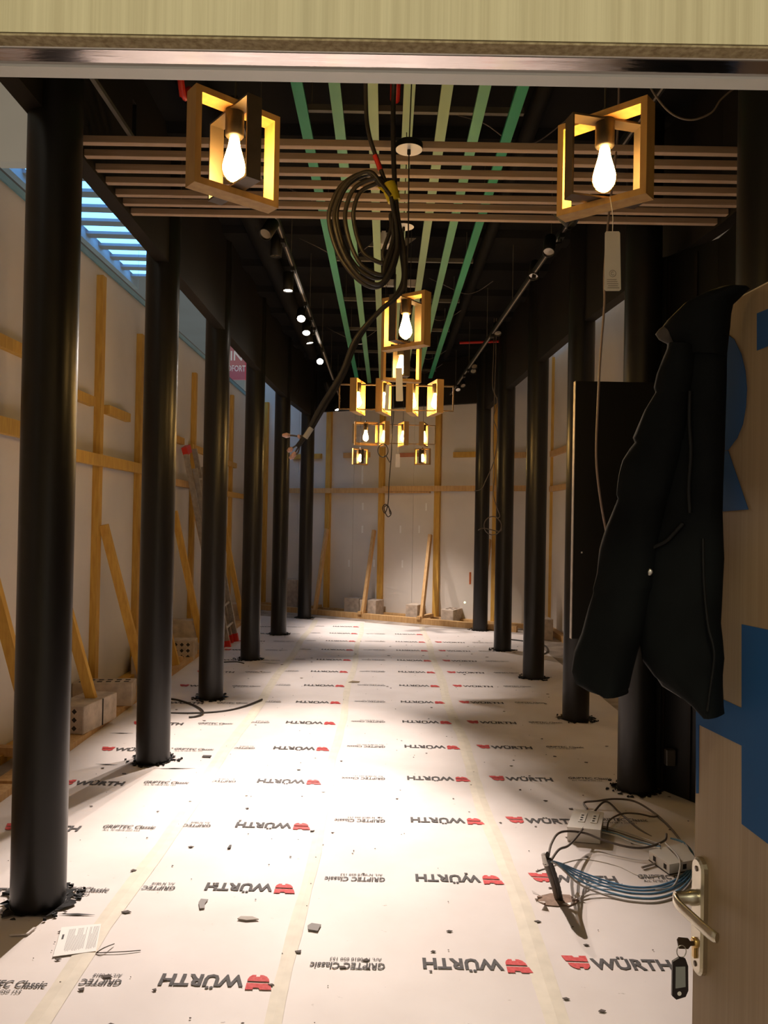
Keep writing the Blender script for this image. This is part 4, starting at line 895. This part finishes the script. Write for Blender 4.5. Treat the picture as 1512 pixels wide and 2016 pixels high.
# sleeve: rows of left and right outline, puffed between the seams
SR = [(682, 1322, 1372), (692, 1321, 1372), (715, 1311, 1370), (742, 1300, 1368), (768, 1294, 1364), (777, 1298, 1360), (785, 1292, 1360), (810, 1275, 1358), (838, 1263, 1354), (864, 1252, 1350), (873, 1256, 1346), (885, 1246, 1345), (908, 1231, 1340), (930, 1225, 1334), (952, 1221, 1328), (974, 1219, 1322), (982, 1222, 1318), (1007, 1212, 1312), (1035, 1200, 1306), (1060, 1192, 1300), (1081, 1186, 1296), (1128, 1181, 1290), (1158, 1173, 1286), (1165, 1174, 1282), (1198, 1163, 1276), (1244, 1151, 1266), (1282, 1136, 1252), (1319, 1131, 1242), (1342, 1139, 1236, 1346), (1356, 1166, 1232, 1360), (1366, 1198, 1226, 1370)]
loft(SR, .036, 'sleeve', M_jacket, n=18, off=.035)
# hood draped over the corner
loft([(566, 1462, 1472, 564, .3), (568, 1424, 1474, 566, .6), (578, 1398, 1462, 575, .8), (590, 1376, 1450, 584, 1), (606, 1350, 1440, 592, 1.1), (636, 1319, 1436, 612, 1.2), (650, 1308, 1434, 640, 1.2), (672, 1322, 1431, 665, 1.1), (700, 1335, 1428, 700, .9)], .032, 'hood', M_jacket, off=.02)
loft([(640, 1312, 1326, 640, .6), (650, 1300, 1330, 652, 1), (660, 1292, 1332, 664, 1), (670, 1299, 1334, 678, 1), (680, 1318, 1338, 690, .6)], .014, 'collar_tip', mat('grey_fleece_trim', (.055, .045, .038), .8, var=.3, vscale=30, bump=.5), n=12, off=.035)
def jline(pts, r, name, m, off): MB().tube([p-JO for p in spline([on_j(*q, off) for q in pts], 6)], r, 6).build(name, m, JAC)
jline([(1358, 770), (1357, 830), (1360, 890), (1356, 960), (1358, 1010)], .0035, 'front_placket', M_jack2, .048)
jline([(1384, 1060), (1386, 1150), (1394, 1230), (1404, 1270), (1406, 1300), (1398, 1360), (1393, 1400)], .0022, 'zip', M_jack2, .046)
jline([(1268, 1091), (1285, 1078), (1310, 1066), (1325, 1052), (1345, 1030)], .004, 'pocket_flap', M_jack2, .046)
jline([(1263, 1086), (1268, 1100), (1278, 1112), (1268, 1118), (1264, 1126)], .005, 'pocket_edge', M_jack2, .046)
MB().lathe([(.006, 0), (.0055, .002), (.001, .003)], 14, Matrix.Translation(on_j(1278, 1126, .050)-JO) @ JN.to_track_quat('Z', 'Y').to_matrix().to_4x4()).build('snap_button', M_alu, JAC)
MB().tube([on_j(1324, 678, .05)-JO, on_j(1324, 688, .05)-JO], .0025, 8).build('cord_end', M_alu, JAC)
